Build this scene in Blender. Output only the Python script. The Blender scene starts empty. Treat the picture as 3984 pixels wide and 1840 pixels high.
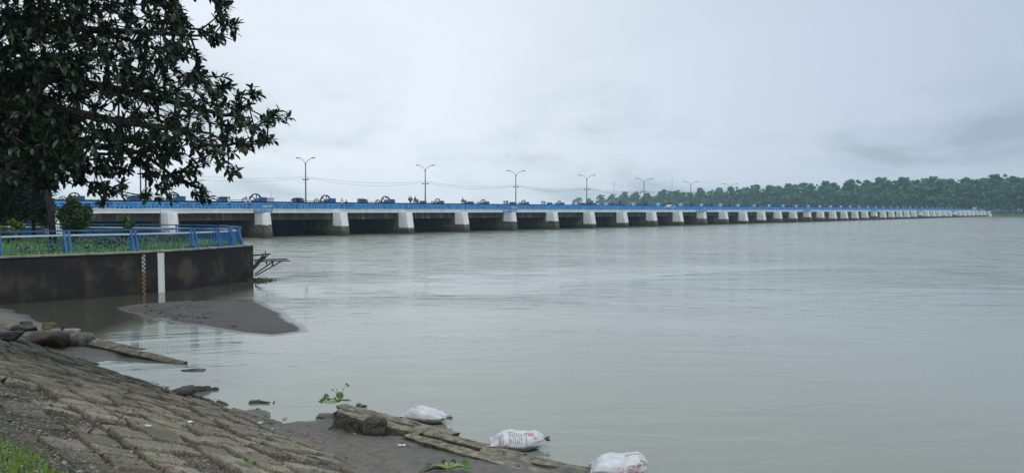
import bpy, bmesh, math, random
import numpy as np
from mathutils import Vector, Matrix, Euler

random.seed(7)
RNG = np.random.default_rng(11)
SC = bpy.context.scene
COL = SC.collection
R = math.radians

# ------------------------------------------------------------------ camera
F, CX, CY, HZ = 3000.0, 1992.0, 920.0, 821.0
CAMZ = 4.0
PITCH = math.atan((CY - HZ) / F)
cam_d = bpy.data.cameras.new("camera")
cam_d.sensor_width = 36.0
cam_d.lens = 36.0 * F / 3984.0
cam_d.clip_start = 0.1
cam_d.clip_end = 20000
cam = bpy.data.objects.new("camera", cam_d)
COL.objects.link(cam)
cam.location = (0, 0, CAMZ)
cam.rotation_euler = (R(90) - PITCH, 0, 0)
SC.camera = cam

# ------------------------------------------------------------------ light
SUN_EL, SUN_AZ = R(58), R(150)      # azimuth measured clockwise from +Y
SC.view_settings.view_transform = 'Standard'
SC.view_settings.look = 'None'
SC.view_settings.exposure = 0.3
SC.view_settings.gamma = 1.0
SC.render.film_transparent = False
SC.cycles.use_denoising = True
SC.cycles.max_bounces = 6
SC.cycles.volume_bounces = 1
SC.cycles.transparent_max_bounces = 8

sun_d = bpy.data.lights.new("sun", 'SUN')
sun_d.energy = 1.2
sun_d.angle = R(18)
sun_d.color = (1.0, 0.97, 0.92)
sun = bpy.data.objects.new("sun", sun_d)
COL.objects.link(sun)
sdir = Vector((math.sin(SUN_AZ) * math.cos(SUN_EL), math.cos(SUN_AZ) * math.cos(SUN_EL), math.sin(SUN_EL)))
sun.rotation_euler = sdir.to_track_quat('Z', 'Y').to_euler()
sun.location = sdir * 80


def nd(nt, typ, **kw):
    n = nt.nodes.new(typ)
    for k, v in kw.items():
        if k.startswith('i_'):
            n.inputs[int(k[2:]) if k[2:].isdigit() else k[2:].replace('_', ' ')].default_value = v
        else:
            setattr(n, k, v)
    return n


def lk(nt, a, b):
    nt.links.new(a, b)


def math_n(nt, op, a, b=None, clamp=False):
    n = nt.nodes.new('ShaderNodeMath')
    n.operation = op
    n.use_clamp = clamp
    for i, v in enumerate((a, b)):
        if v is None:
            continue
        if isinstance(v, (int, float)):
            n.inputs[i].default_value = v
        else:
            nt.links.new(v, n.inputs[i])
    return n.outputs[0]


def ramp_n(nt, fac, stops, interp='LINEAR'):
    n = nt.nodes.new('ShaderNodeValToRGB')
    n.color_ramp.interpolation = interp
    els = n.color_ramp.elements
    while len(els) < len(stops):
        els.new(0.5)
    for e, (p, c) in zip(els, stops):
        e.position = p
        e.color = (c[0], c[1], c[2], 1) if not isinstance(c, (int, float)) else (c, c, c, 1)
    nt.links.new(fac, n.inputs[0])
    return n.outputs[0]


def mix_n(nt, fac, a, b, blend='MIX'):
    n = nt.nodes.new('ShaderNodeMix')
    n.data_type = 'RGBA'
    n.blend_type = blend
    for s, v in ((n.inputs[0], fac), (n.inputs[6], a), (n.inputs[7], b)):
        if isinstance(v, (int, float)):
            s.default_value = v
        elif isinstance(v, tuple):
            s.default_value = (v[0], v[1], v[2], 1)
        else:
            nt.links.new(v, s)
    return n.outputs[2]


def noise_n(nt, vec, scale, detail=4.0, rough=0.55, dist=0.0):
    n = nt.nodes.new('ShaderNodeTexNoise')
    n.inputs['Scale'].default_value = scale
    n.inputs['Detail'].default_value = detail
    n.inputs['Roughness'].default_value = rough
    n.inputs['Distortion'].default_value = dist
    if vec is not None:
        nt.links.new(vec, n.inputs['Vector'])
    return n.outputs[0]


def scale_vec(nt, vec, s, rot=(0, 0, 0), loc=(0, 0, 0)):
    n = nt.nodes.new('ShaderNodeMapping')
    n.inputs['Scale'].default_value = s
    n.inputs['Rotation'].default_value = rot
    n.inputs['Location'].default_value = loc
    nt.links.new(vec, n.inputs['Vector'])
    return n.outputs[0]


# ---- overcast sky: physical sky behind a procedural cloud layer
W = bpy.data.worlds.new("World")
SC.world = W
W.use_nodes = True
wt = W.node_tree
wt.nodes.clear()
wo = nd(wt, 'ShaderNodeOutputWorld')
bg = nd(wt, 'ShaderNodeBackground')
bg.inputs['Strength'].default_value = 0.1
lk(wt, bg.outputs[0], wo.inputs[0])
sky = nd(wt, 'ShaderNodeTexSky', sky_type='NISHITA', sun_disc=False, sun_elevation=SUN_EL, sun_rotation=SUN_AZ)
tc = nd(wt, 'ShaderNodeTexCoord')
sep = nd(wt, 'ShaderNodeSeparateXYZ')
lk(wt, tc.outputs['Generated'], sep.inputs[0])
zc = math_n(wt, 'MAXIMUM', sep.outputs[2], 0.0)
den = math_n(wt, 'ADD', zc, 0.22)
cmb = nd(wt, 'ShaderNodeCombineXYZ')
lk(wt, math_n(wt, 'DIVIDE', sep.outputs[0], den), cmb.inputs[0])
lk(wt, math_n(wt, 'DIVIDE', sep.outputs[1], den), cmb.inputs[1])
big = noise_n(wt, scale_vec(wt, cmb.outputs[0], (0.55, 0.42, 1), loc=(1.7, 0.6, 0)), 1.0, 3.0, 0.5, 0.4)
mid = noise_n(wt, scale_vec(wt, cmb.outputs[0], (1.0, 0.9, 1), loc=(4.1, 2.3, 0)), 1.45, 6.0, 0.6, 0.3)
cl = math_n(wt, 'ADD', math_n(wt, 'MULTIPLY', big, 0.45), math_n(wt, 'MULTIPLY', mid, 0.55))
lowb = math_n(wt, 'SUBTRACT', 1.0, math_n(wt, 'MULTIPLY', zc, 4.2), True)          # cloud texture strongest low down
cl = math_n(wt, 'ADD', 0.55, math_n(wt, 'MULTIPLY', math_n(wt, 'SUBTRACT', cl, 0.52), math_n(wt, 'ADD', math_n(wt, 'MULTIPLY', lowb, 1.55), 0.25)))
cl_lo = ramp_n(wt, cl, [(0.40, (5.05, 5.75, 6.2)), (0.49, (6.45, 7.05, 7.65)), (0.56, (7.1, 7.6, 8.3))])
# broad brightness: lighter up and to the left, duller and bluer to the right
gx = math_n(wt, 'MULTIPLY', math_n(wt, 'ADD', sep.outputs[0], 0.1), 1.6, True)
cl_r = mix_n(wt, gx, (1, 1, 1), (0.60, 0.645, 0.72))
cl_c = mix_n(wt, 1.0, cl_lo, cl_r, 'MULTIPLY')
skyc = mix_n(wt, 0.95, sky.outputs[0], cl_c)
lk(wt, skyc, bg.inputs['Color'])

# ------------------------------------------------------------------ helpers
ST, CT = math.sin(PITCH), math.cos(PITCH)


def ray(px, py):
    a, b = (px - CX) / F, (CY - py) / F
    return Vector((a, CT + b * ST, -ST + b * CT))


def at_z(px, py, z=0.0):
    d = ray(px, py)
    t = (z - CAMZ) / d.z
    return Vector((d.x * t, d.y * t, z))


def at_y(px, py, Y):
    d = ray(px, py)
    t = Y / d.y
    return Vector((d.x * t, Y, CAMZ + d.z * t))


def to_px(p):
    x, y, z = p[0], p[1], p[2] - CAMZ
    dep = y * CT - z * ST
    up = y * ST + z * CT
    return CX + F * x / dep, CY - F * up / dep


ORD = ['', 'first', 'second', 'third', 'fourth', 'fifth', 'sixth', 'seventh', 'eighth', 'ninth', 'tenth', 'eleventh',
       'twelfth', 'thirteenth', 'fourteenth', 'fifteenth', 'sixteenth', 'seventeenth', 'eighteenth', 'nineteenth']
TENS = {20: 'twenti', 30: 'thirti', 40: 'forti', 50: 'fifti', 60: 'sixti', 70: 'seventi', 80: 'eighti', 90: 'nineti'}


def ordinal(n):
    if n >= 100:
        return 'hundredth' if n == 100 else 'hundred and ' + ordinal(n - 100)
    if n < 20:
        return ORD[n]
    t = TENS[n // 10 * 10]
    return t + 'eth' if n % 10 == 0 else t[:-1] + 'y-' + ORD[n % 10]


def tag(o, label=None, cat=None, group=None, kind=None):
    if label:
        o['label'] = label
    if cat:
        o['category'] = cat
    if group:
        o['group'] = group
    if kind:
        o['kind'] = kind
    return o


def thing(name, label, cat, loc=(0, 0, 0), rz=0.0, group=None, scale=None):
    o = bpy.data.objects.new(name, None)
    COL.objects.link(o)
    o.location = loc
    o.rotation_euler = (0, 0, rz)
    o.empty_display_size = 0.3
    if scale:
        o.scale = (scale, scale, scale)
    return tag(o, label, cat, group)


def copy_tree(o, parent=None):
    c = o.copy()
    COL.objects.link(c)
    if parent is not None:
        c.parent = parent
    for ch in list(o.children):
        copy_tree(ch, c)
    return c


class MB:
    """collects shapes into one mesh"""

    def __init__(self):
        self.v, self.f, self.m = [], [], []

    def add(self, vs, fs, mi=0):
        o = len(self.v)
        self.v.extend([tuple(p) for p in vs])
        self.f.extend([tuple(i + o for i in f) for f in fs])
        self.m.extend([mi] * len(fs))
        return self

    def box(self, x0, x1, y0, y1, z0, z1, mi=0):
        vs = [(x, y, z) for z in (z0, z1) for x, y in ((x0, y0), (x1, y0), (x1, y1), (x0, y1))]
        return self.add(vs, [(3, 2, 1, 0), (4, 5, 6, 7), (0, 1, 5, 4), (1, 2, 6, 5), (2, 3, 7, 6), (3, 0, 4, 7)], mi)

    def prism(self, poly, z0, z1, mi=0):
        n = len(poly)
        vs = [(x, y, z0) for x, y in poly] + [(x, y, z1) for x, y in poly]
        fs = [tuple(range(n - 1, -1, -1)), tuple(range(n, 2 * n))]
        fs += [(i, (i + 1) % n, n + (i + 1) % n, n + i) for i in range(n)]
        return self.add(vs, fs, mi)

    def bar(self, p, q, w, h=None, up=(0, 0, 1), mi=0):
        h = h or w
        p, q = Vector(p), Vector(q)
        d = (q - p).normalized()
        u = Vector(up)
        if abs(d.dot(u)) > 0.98:
            u = Vector((1, 0, 0))
        s = d.cross(u).normalized()
        u = s.cross(d)
        vs = [c + s * (a * w / 2) + u * (b * h / 2) for c in (p, q) for a, b in ((-1, -1), (1, -1), (1, 1), (-1, 1))]
        return self.add(vs, [(0, 1, 2, 3), (7, 6, 5, 4), (0, 4, 5, 1), (1, 5, 6, 2), (2, 6, 7, 3), (3, 7, 4, 0)], mi)

    def tube(self, pts, rad, n=8, mi=0, cap=True):
        pts = [Vector(p) for p in pts]
        if isinstance(rad, (int, float)):
            rad = [rad] * len(pts)
        vs, fs = [], []
        prev = None
        for i, p in enumerate(pts):
            d = (pts[min(i + 1, len(pts) - 1)] - pts[max(i - 1, 0)]).normalized()
            if prev is None:
                a = Vector((0, 0, 1)) if abs(d.z) < 0.9 else Vector((1, 0, 0))
                s = d.cross(a).normalized()
            else:
                s = (prev - d * prev.dot(d)).normalized()
            prev = s
            t = d.cross(s)
            for k in range(n):
                an = 2 * math.pi * k / n
                vs.append(p + (s * math.cos(an) + t * math.sin(an)) * rad[i])
        for i in range(len(pts) - 1):
            for k in range(n):
                a, b = i * n + k, i * n + (k + 1) % n
                fs.append((a, b, b + n, a + n))
        if cap:
            fs.append(tuple(range(n - 1, -1, -1)))
            fs.append(tuple(range((len(pts) - 1) * n, len(pts) * n)))
        return self.add(vs, fs, mi)

    def ring(self, c, r, w, t, n=28, mi=0):
        """flat ring, axis along local y"""
        vs, fs = [], []
        for k in range(n):
            a = 2 * math.pi * k / n
            for rr in (r - w, r):
                for yy in (-t / 2, t / 2):
                    vs.append((c[0] + rr * math.cos(a), c[1] + yy, c[2] + rr * math.sin(a)))
        for k in range(n):
            i, j = 4 * k, 4 * ((k + 1) % n)
            fs += [(i, j, j + 2, i + 2), (i + 1, i + 3, j + 3, j + 1), (i + 2, j + 2, j + 3, i + 3), (i, i + 1, j + 1, j)]
        return self.add(vs, fs, mi)

    def cyl_y(self, c, r, y0, y1, n=18, mi=0):
        return self.tube([(c[0], y0, c[2]), (c[0], y1, c[2])], r, n, mi)

    def lathe(self, prof, n=16, c=(0, 0), mi=0):
        vs, fs = [], []
        for r, z in prof:
            for k in range(n):
                a = 2 * math.pi * k / n
                vs.append((c[0] + r * math.cos(a), c[1] + r * math.sin(a), z))
        for i in range(len(prof) - 1):
            for k in range(n):
                a, b = i * n + k, i * n + (k + 1) % n
                fs.append((a, b, b + n, a + n))
        fs.append(tuple(range(n - 1, -1, -1)))
        fs.append(tuple(range((len(prof) - 1) * n, len(prof) * n)))
        return self.add(vs, fs, mi)

    def mesh(self, name, mats, smooth=False):
        me = bpy.data.meshes.new(name)
        me.from_pydata(self.v, [], self.f)
        for m in (mats if isinstance(mats, (list, tuple)) else [mats]):
            me.materials.append(m)
        if any(self.m):
            me.polygons.foreach_set('material_index', self.m)
        if smooth:
            me.polygons.foreach_set('use_smooth', [True] * len(me.polygons))
        me.update()
        return me

    def build(self, name, mats, parent=None, loc=(0, 0, 0), rz=0.0, smooth=False, bevel=0.0):
        me = self.mesh(name, mats, smooth)
        return link(name, me, parent, loc, rz, bevel)


def link(name, me, parent=None, loc=(0, 0, 0), rz=0.0, bevel=0.0):
    o = bpy.data.objects.new(name, me)
    COL.objects.link(o)
    o.location = loc
    o.rotation_euler = (0, 0, rz)
    if parent is not None:
        o.parent = parent
    if bevel:
        b = o.modifiers.new('bevel', 'BEVEL')
        b.width = bevel
        b.segments = 2
        b.limit_method = 'ANGLE'
    return o


def np_mesh(name, V, Fq, mats, smooth=True, attrs=None):
    me = bpy.data.meshes.new(name)
    V = np.asarray(V, np.float32)
    Fq = np.asarray(Fq, np.int32)
    k = Fq.shape[1]
    me.vertices.add(len(V))
    me.vertices.foreach_set('co', V.ravel())
    me.loops.add(Fq.size)
    me.loops.foreach_set('vertex_index', Fq.ravel())
    me.polygons.add(len(Fq))
    me.polygons.foreach_set('loop_start', np.arange(len(Fq), dtype=np.int32) * k)
    me.polygons.foreach_set('loop_total', np.full(len(Fq), k, np.int32))
    me.update(calc_edges=True)
    me.validate()
    if smooth:
        me.polygons.foreach_set('use_smooth', np.ones(len(me.polygons), bool))
    for m in (mats if isinstance(mats, (list, tuple)) else [mats]):
        me.materials.append(m)
    for n, a in (attrs or {}).items():
        at = me.attributes.new(n, 'FLOAT', 'POINT')
        at.data.foreach_set('value', np.asarray(a, np.float32))
    return me


# numpy value noise
def _hash(ix, iy, seed):
    h = (ix.astype(np.int64) * 374761393 + iy.astype(np.int64) * 668265263 + seed * 974634777) & 0x7fffffff
    h = ((h ^ (h >> 13)) * 1274126177) & 0x7fffffff
    h = h ^ (h >> 16)
    return (h & 0xffff) / 65535.0


def vnoise(x, y, seed=0):
    x, y = np.asarray(x, float), np.asarray(y, float)
    ix, iy = np.floor(x), np.floor(y)
    fx, fy = x - ix, y - iy
    fx, fy = fx * fx * (3 - 2 * fx), fy * fy * (3 - 2 * fy)
    a, b = _hash(ix, iy, seed), _hash(ix + 1, iy, seed)
    c, d = _hash(ix, iy + 1, seed), _hash(ix + 1, iy + 1, seed)
    return (a * (1 - fx) + b * fx) * (1 - fy) + (c * (1 - fx) + d * fx) * fy


def fbm(x, y, seed=0, octv=4):
    s, a, t = 0.0, 0.5, 0.0
    for k in range(octv):
        s = s + a * vnoise(x * 2 ** k, y * 2 ** k, seed + k)
        t += a
        a *= 0.5
    return s / t


def sstep(a, b, x):
    t = np.clip((np.asarray(x, float) - a) / (b - a), 0, 1)
    return t * t * (3 - 2 * t)


# ------------------------------------------------------------------ materials
def new_mat(name):
    m = bpy.data.materials.new(name)
    m.use_nodes = True
    nt = m.node_tree
    p = nt.nodes['Principled BSDF']
    return m, nt, p


def geo_pos(nt):
    return nt.nodes.new('ShaderNodeNewGeometry').outputs['Position']


def obj_co(nt):
    return nt.nodes.new('ShaderNodeTexCoord').outputs['Object']


def bump(nt, p, h, strength=0.4, dist=0.02):
    b = nt.nodes.new('ShaderNodeBump')
    b.inputs['Strength'].default_value = strength
    b.inputs['Distance'].default_value = dist
    nt.links.new(h, b.inputs['Height'])
    nt.links.new(b.outputs[0], p.inputs['Normal'])


def rough_mat(name, c0, c1, scale=4.0, rough=0.8, stretch=(1, 1, 1), bmp=0.3, bd=0.01, metal=0.0, lo=0.35, hi=0.68, detail=6.0):
    m, nt, p = new_mat(name)
    co = scale_vec(nt, geo_pos(nt), stretch)
    n = noise_n(nt, co, scale, detail, 0.6)
    lk(nt, ramp_n(nt, n, [(lo, c0), (hi, c1)]), p.inputs['Base Color'])
    p.inputs['Roughness'].default_value = rough
    p.inputs['Metallic'].default_value = metal
    if bmp:
        bump(nt, p, noise_n(nt, co, scale * 3, 4), bmp, bd)
    return m


M = {}
M['white'] = rough_mat('white_painted_concrete', (0.56, 0.60, 0.59), (0.74, 0.77, 0.76), 0.9, 0.7, (1, 1, 0.35), 0.2)
M['blue'] = rough_mat('blue_paint', (0.015, 0.12, 0.36), (0.06, 0.37, 0.78), 1.3, 0.6, (1, 1, 1), 0.1, lo=0.25, hi=0.6)
M['blue_machine'] = rough_mat('blue_machine_paint', (0.012, 0.05, 0.18), (0.035, 0.115, 0.32), 2.5, 0.4, (1, 1, 1), 0.1)
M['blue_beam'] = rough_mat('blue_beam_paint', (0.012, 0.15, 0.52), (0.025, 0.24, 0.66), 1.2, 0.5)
M['fence_blue'] = rough_mat('fence_blue_paint', (0.010, 0.075, 0.23), (0.028, 0.155, 0.36), 2.2, 0.45, bmp=0.1)
M['fence_light'] = rough_mat('fence_white_paint', (0.42, 0.50, 0.55), (0.62, 0.68, 0.70), 2.0, 0.5, bmp=0.1)
M['dark_steel'] = rough_mat('dark_steel', (0.012, 0.013, 0.016), (0.04, 0.04, 0.045), 3.0, 0.5)
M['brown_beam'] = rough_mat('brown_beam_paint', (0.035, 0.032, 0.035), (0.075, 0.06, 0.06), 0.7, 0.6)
M['gate'] = rough_mat('gate_steel', (0.004, 0.008, 0.016), (0.010, 0.015, 0.024), 0.8, 0.6, (1, 1, 0.4))
M['asphalt'] = rough_mat('asphalt', (0.04, 0.04, 0.042), (0.07, 0.07, 0.07), 2.0, 0.9)
M['pole'] = rough_mat('lamp_pole_paint', (0.03, 0.027, 0.025), (0.065, 0.06, 0.055), 1.2, 0.55)
M['lamp_grey'] = rough_mat('lamp_arm_grey', (0.16, 0.17, 0.18), (0.27, 0.28, 0.29), 2.0, 0.5)
M['coping'] = rough_mat('coping_concrete', (0.12, 0.12, 0.105), (0.32, 0.32, 0.29), 2.2, 0.85)
M['rust'] = rough_mat('rusty_steel', (0.012, 0.009, 0.008), (0.045, 0.022, 0.016), 7.0, 0.8)
M['wire'] = rough_mat('cable_black', (0.05, 0.05, 0.055), (0.09, 0.09, 0.09), 1.0, 0.7, bmp=0)
M['bark'] = rough_mat('bark', (0.012, 0.010, 0.008), (0.045, 0.037, 0.028), 7.0, 0.9, (1, 1, 0.3), 0.6, 0.02)
M['dark_bark'] = rough_mat('dark_bark', (0.006, 0.005, 0.004), (0.02, 0.017, 0.014), 7.0, 0.9, (1, 1, 0.3), 0.6, 0.02)
M['far_bark'] = rough_mat('far_bark', (0.05, 0.045, 0.04), (0.1, 0.09, 0.08), 2.0, 0.9)
M['skin'] = rough_mat('skin', (0.12, 0.06, 0.04), (0.17, 0.09, 0.06), 9, 0.6, bmp=0)
M['hair'] = rough_mat('black_hair', (0.006, 0.005, 0.005), (0.015, 0.012, 0.012), 9, 0.6, bmp=0)
M['cloth_white'] = rough_mat('white_cloth', (0.55, 0.57, 0.6), (0.72, 0.73, 0.75), 6, 0.9, bmp=0)
M['cloth_olive'] = rough_mat('olive_cloth', (0.03, 0.035, 0.02), (0.06, 0.06, 0.035), 6, 0.9, bmp=0)
M['cloth_dark'] = rough_mat('dark_cloth', (0.012, 0.012, 0.018), (0.03, 0.03, 0.04), 6, 0.9, bmp=0)
M['cloth_red'] = rough_mat('maroon_cloth', (0.10, 0.02, 0.025), (0.16, 0.04, 0.04), 6, 0.9, bmp=0)
M['car_silver'] = rough_mat('silver_car_paint', (0.42, 0.44, 0.45), (0.5, 0.52, 0.53), 2, 0.25, bmp=0)
M['car_dark'] = rough_mat('dark_car_paint', (0.02, 0.02, 0.024), (0.04, 0.04, 0.045), 2, 0.25, bmp=0)
M['glass'] = rough_mat('dark_glass', (0.01, 0.012, 0.014), (0.02, 0.022, 0.025), 2, 0.08, bmp=0)
M['rubber'] = rough_mat('rubber', (0.012, 0.012, 0.012), (0.025, 0.025, 0.025), 6, 0.9, bmp=0)
M['twine'] = rough_mat('sack_neck_twine', (0.05, 0.035, 0.025), (0.16, 0.12, 0.09), 40, 0.9)
M['print_black'] = rough_mat('sack_black_print', (0.12, 0.12, 0.125), (0.30, 0.30, 0.31), 30, 0.8, bmp=0)
M['print_red'] = rough_mat('sack_red_print', (0.42, 0.17, 0.20), (0.58, 0.40, 0.42), 25, 0.8, bmp=0)
M['print_green'] = rough_mat('sack_green_print', (0.05, 0.22, 0.17), (0.12, 0.32, 0.27), 25, 0.8, bmp=0)
M['boulder_brown'] = rough_mat('brown_boulder_stone', (0.028, 0.018, 0.012), (0.10, 0.058, 0.034), 5, 0.55, (1, 1, 1), 0.5, 0.02)
M['boulder_grey'] = rough_mat('grey_boulder_stone', (0.035, 0.037, 0.032), (0.15, 0.15, 0.125), 6, 0.7, (1, 1, 1), 0.6, 0.02)
M['boulder_pale'] = rough_mat('pale_boulder_stone', (0.12, 0.12, 0.105), (0.27, 0.27, 0.24), 6, 0.7, (1, 1, 1), 0.5, 0.02)
M['boulder_moss'] = rough_mat('mossy_boulder_stone', (0.025, 0.03, 0.012), (0.13, 0.125, 0.045), 8, 0.85, (1, 1, 1), 0.7, 0.02)
M['boulder_dark'] = rough_mat('dark_boulder_stone', (0.015, 0.016, 0.014), (0.06, 0.06, 0.053), 6, 0.7, (1, 1, 1), 0.6, 0.02)
M['wood'] = rough_mat('wet_driftwood', (0.018, 0.015, 0.012), (0.075, 0.066, 0.055), 5, 0.7, (1, 1, 1), 0.6, 0.02)
M['litter_red'] = rough_mat('dead_leaf', (0.07, 0.02, 0.012), (0.22, 0.075, 0.03), 7, 0.7, bmp=0)
M['litter_blue'] = rough_mat('blue_plastic', (0.12, 0.3, 0.5), (0.3, 0.5, 0.65), 9, 0.3, bmp=0)
M['tin_white'] = rough_mat('white_sheet', (0.5, 0.52, 0.52), (0.7, 0.7, 0.7), 1, 0.6, bmp=0)
M['plant_stem'] = rough_mat('hyacinth_stem', (0.13, 0.2, 0.05), (0.3, 0.38, 0.14), 12, 0.5, bmp=0)
M['plant_leaf'] = rough_mat('hyacinth_leaf', (0.03, 0.09, 0.012), (0.10, 0.21, 0.03), 10, 0.35, bmp=0)
M['plant_dark'] = rough_mat('hyacinth_leaf_dark', (0.015, 0.035, 0.012), (0.05, 0.10, 0.03), 10, 0.4, bmp=0)
M['root'] = rough_mat('plant_root', (0.012, 0.008, 0.008), (0.04, 0.02, 0.015), 20, 0.9, bmp=0)


def leaf_mat(name, stops, rough=0.4, scale=2.5, trans=0.0, spec=0.5, isl=0.65):
    m, nt, p = new_mat(name)
    g = nt.nodes.new('ShaderNodeNewGeometry')
    n = noise_n(nt, g.outputs['Position'], scale, 2)
    f = math_n(nt, 'ADD', math_n(nt, 'MULTIPLY', g.outputs['Random Per Island'], isl), math_n(nt, 'MULTIPLY', n, 1 - isl))
    lk(nt, ramp_n(nt, f, stops), p.inputs['Base Color'])
    p.inputs['Roughness'].default_value = rough
    p.inputs['Specular IOR Level'].default_value = spec
    return m


M['ficus'] = leaf_mat('ficus_leaf', [(0.0, (0.005, 0.016, 0.008)), (0.40, (0.012, 0.036, 0.018)), (0.70, (0.026, 0.058, 0.030)), (0.90, (0.038, 0.08, 0.03)), (0.94, (0.10, 0.03, 0.012))], 0.38, spec=0.35, isl=0.85)
M['dark_leaf'] = leaf_mat('dark_tree_leaf', [(0.0, (0.006, 0.014, 0.006)), (0.6, (0.015, 0.034, 0.012)), (1.0, (0.035, 0.06, 0.016))], 0.6)
M['bush_leaf'] = leaf_mat('bush_leaf', [(0.0, (0.012, 0.036, 0.010)), (0.6, (0.045, 0.10, 0.022)), (1.0, (0.11, 0.19, 0.035))], 0.6)
M['lime_leaf'] = leaf_mat('lime_bush_leaf', [(0.0, (0.03, 0.06, 0.010)), (0.6, (0.09, 0.15, 0.02)), (1.0, (0.15, 0.22, 0.03))], 0.6)
M['far_leaf_a'] = leaf_mat('far_tree_leaf_dark', [(0.2, (0.006, 0.045, 0.036)), (0.48, (0.028, 0.145, 0.095)), (0.72, (0.125, 0.32, 0.15))], 0.8, 0.22, isl=0.25)
M['far_leaf_b'] = leaf_mat('far_tree_leaf_light', [(0.2, (0.012, 0.06, 0.040)), (0.48, (0.05, 0.185, 0.10)), (0.72, (0.17, 0.37, 0.15))], 0.8, 0.22, isl=0.25)
M['grass'] = leaf_mat('grass_blades', [(0.0, (0.07, 0.15, 0.012)), (0.6, (0.14, 0.28, 0.025)), (1.0, (0.24, 0.35, 0.05))], 0.6)
M['grass_dark'] = leaf_mat('weed_leaf', [(0.0, (0.008, 0.028, 0.008)), (0.6, (0.022, 0.06, 0.014)), (1.0, (0.06, 0.12, 0.02))], 0.55)
M['pebble'] = leaf_mat('pebbles', [(0.0, (0.06, 0.055, 0.048)), (0.6, (0.16, 0.15, 0.13)), (0.9, (0.28, 0.27, 0.24)), (1.0, (0.4, 0.39, 0.36))], 0.8, 3)
M['litter'] = leaf_mat('leaf_litter', [(0.0, (0.03, 0.014, 0.010)), (0.5, (0.085, 0.03, 0.018)), (0.8, (0.16, 0.05, 0.025)), (1.0, (0.25, 0.17, 0.08))], 0.7, 3)


def water_mat():
    m, nt, p = new_mat('river_water')
    g = geo_pos(nt)
    # silt colour drifts in long streaks
    st = noise_n(nt, scale_vec(nt, g, (0.03, 0.012, 1), rot=(0, 0, R(-50))), 1.0, 4)
    silt = ramp_n(nt, st, [(0.35, (0.175, 0.202, 0.160)), (0.65, (0.205, 0.232, 0.185))])
    p.inputs['IOR'].default_value = 1.52
    # patches of calm and of riffle
    patch = noise_n(nt, scale_vec(nt, g, (0.035, 0.06, 1), loc=(3, 7, 0)), 1.0, 4, 0.6, 1.2)
    pf = ramp_n(nt, patch, [(0.40, 0.2), (0.60, 1.3)])
    sep = nt.nodes.new('ShaderNodeSeparateXYZ')
    lk(nt, g, sep.inputs[0])
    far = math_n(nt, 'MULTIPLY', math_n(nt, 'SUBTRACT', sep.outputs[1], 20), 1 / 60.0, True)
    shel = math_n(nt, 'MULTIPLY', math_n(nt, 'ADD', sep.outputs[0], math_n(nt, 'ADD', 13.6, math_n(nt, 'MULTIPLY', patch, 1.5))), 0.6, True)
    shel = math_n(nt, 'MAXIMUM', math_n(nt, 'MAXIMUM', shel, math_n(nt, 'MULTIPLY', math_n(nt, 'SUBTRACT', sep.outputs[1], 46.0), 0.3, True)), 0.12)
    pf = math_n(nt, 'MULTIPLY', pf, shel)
    lk(nt, mix_n(nt, shel, (0.040, 0.038, 0.024), silt), p.inputs['Base Color'])  # inlet colour darkened to paint in shade and reflection of wall and trees
    amp = math_n(nt, 'MULTIPLY', pf, math_n(nt, 'ADD', math_n(nt, 'MULTIPLY', far, 0.86), 0.14))
    w1 = noise_n(nt, scale_vec(nt, g, (0.30, 1.0, 1), rot=(0, 0, R(8))), 0.85, 3, 0.5, 0.8)
    w2 = noise_n(nt, scale_vec(nt, g, (0.9, 2.6, 1), rot=(0, 0, R(-12))), 1.7, 3, 0.55, 0.5)
    w3 = noise_n(nt, scale_vec(nt, g, (2.2, 5.0, 1), rot=(0, 0, R(24))), 2.2, 2, 0.5, 0.4)
    h = math_n(nt, 'ADD', math_n(nt, 'MULTIPLY', w1, 1.0), math_n(nt, 'MULTIPLY', w2, 0.28))
    h = math_n(nt, 'ADD', h, math_n(nt, 'MULTIPLY', w3, 0.06))
    h = math_n(nt, 'MULTIPLY', h, amp)
    bump(nt, p, h, 1.0, 0.17)
    rs_ = math_n(nt, 'ADD', math_n(nt, 'MULTIPLY', w1, 0.6), math_n(nt, 'MULTIPLY', w2, 0.4))
    rr = ramp_n(nt, rs_, [(0.42, 0.06), (0.58, 0.34)])
    rr = math_n(nt, 'MULTIPLY', rr, math_n(nt, 'ADD', math_n(nt, 'MULTIPLY', shel, 0.85), 0.15))
    rr = math_n(nt, 'MULTIPLY', rr, math_n(nt, 'ADD', math_n(nt, 'MULTIPLY', far, 0.75), 0.25))
    lk(nt, math_n(nt, 'ADD', rr, 0.02), p.inputs['Roughness'])
    return m


M['water'] = water_mat()


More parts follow.
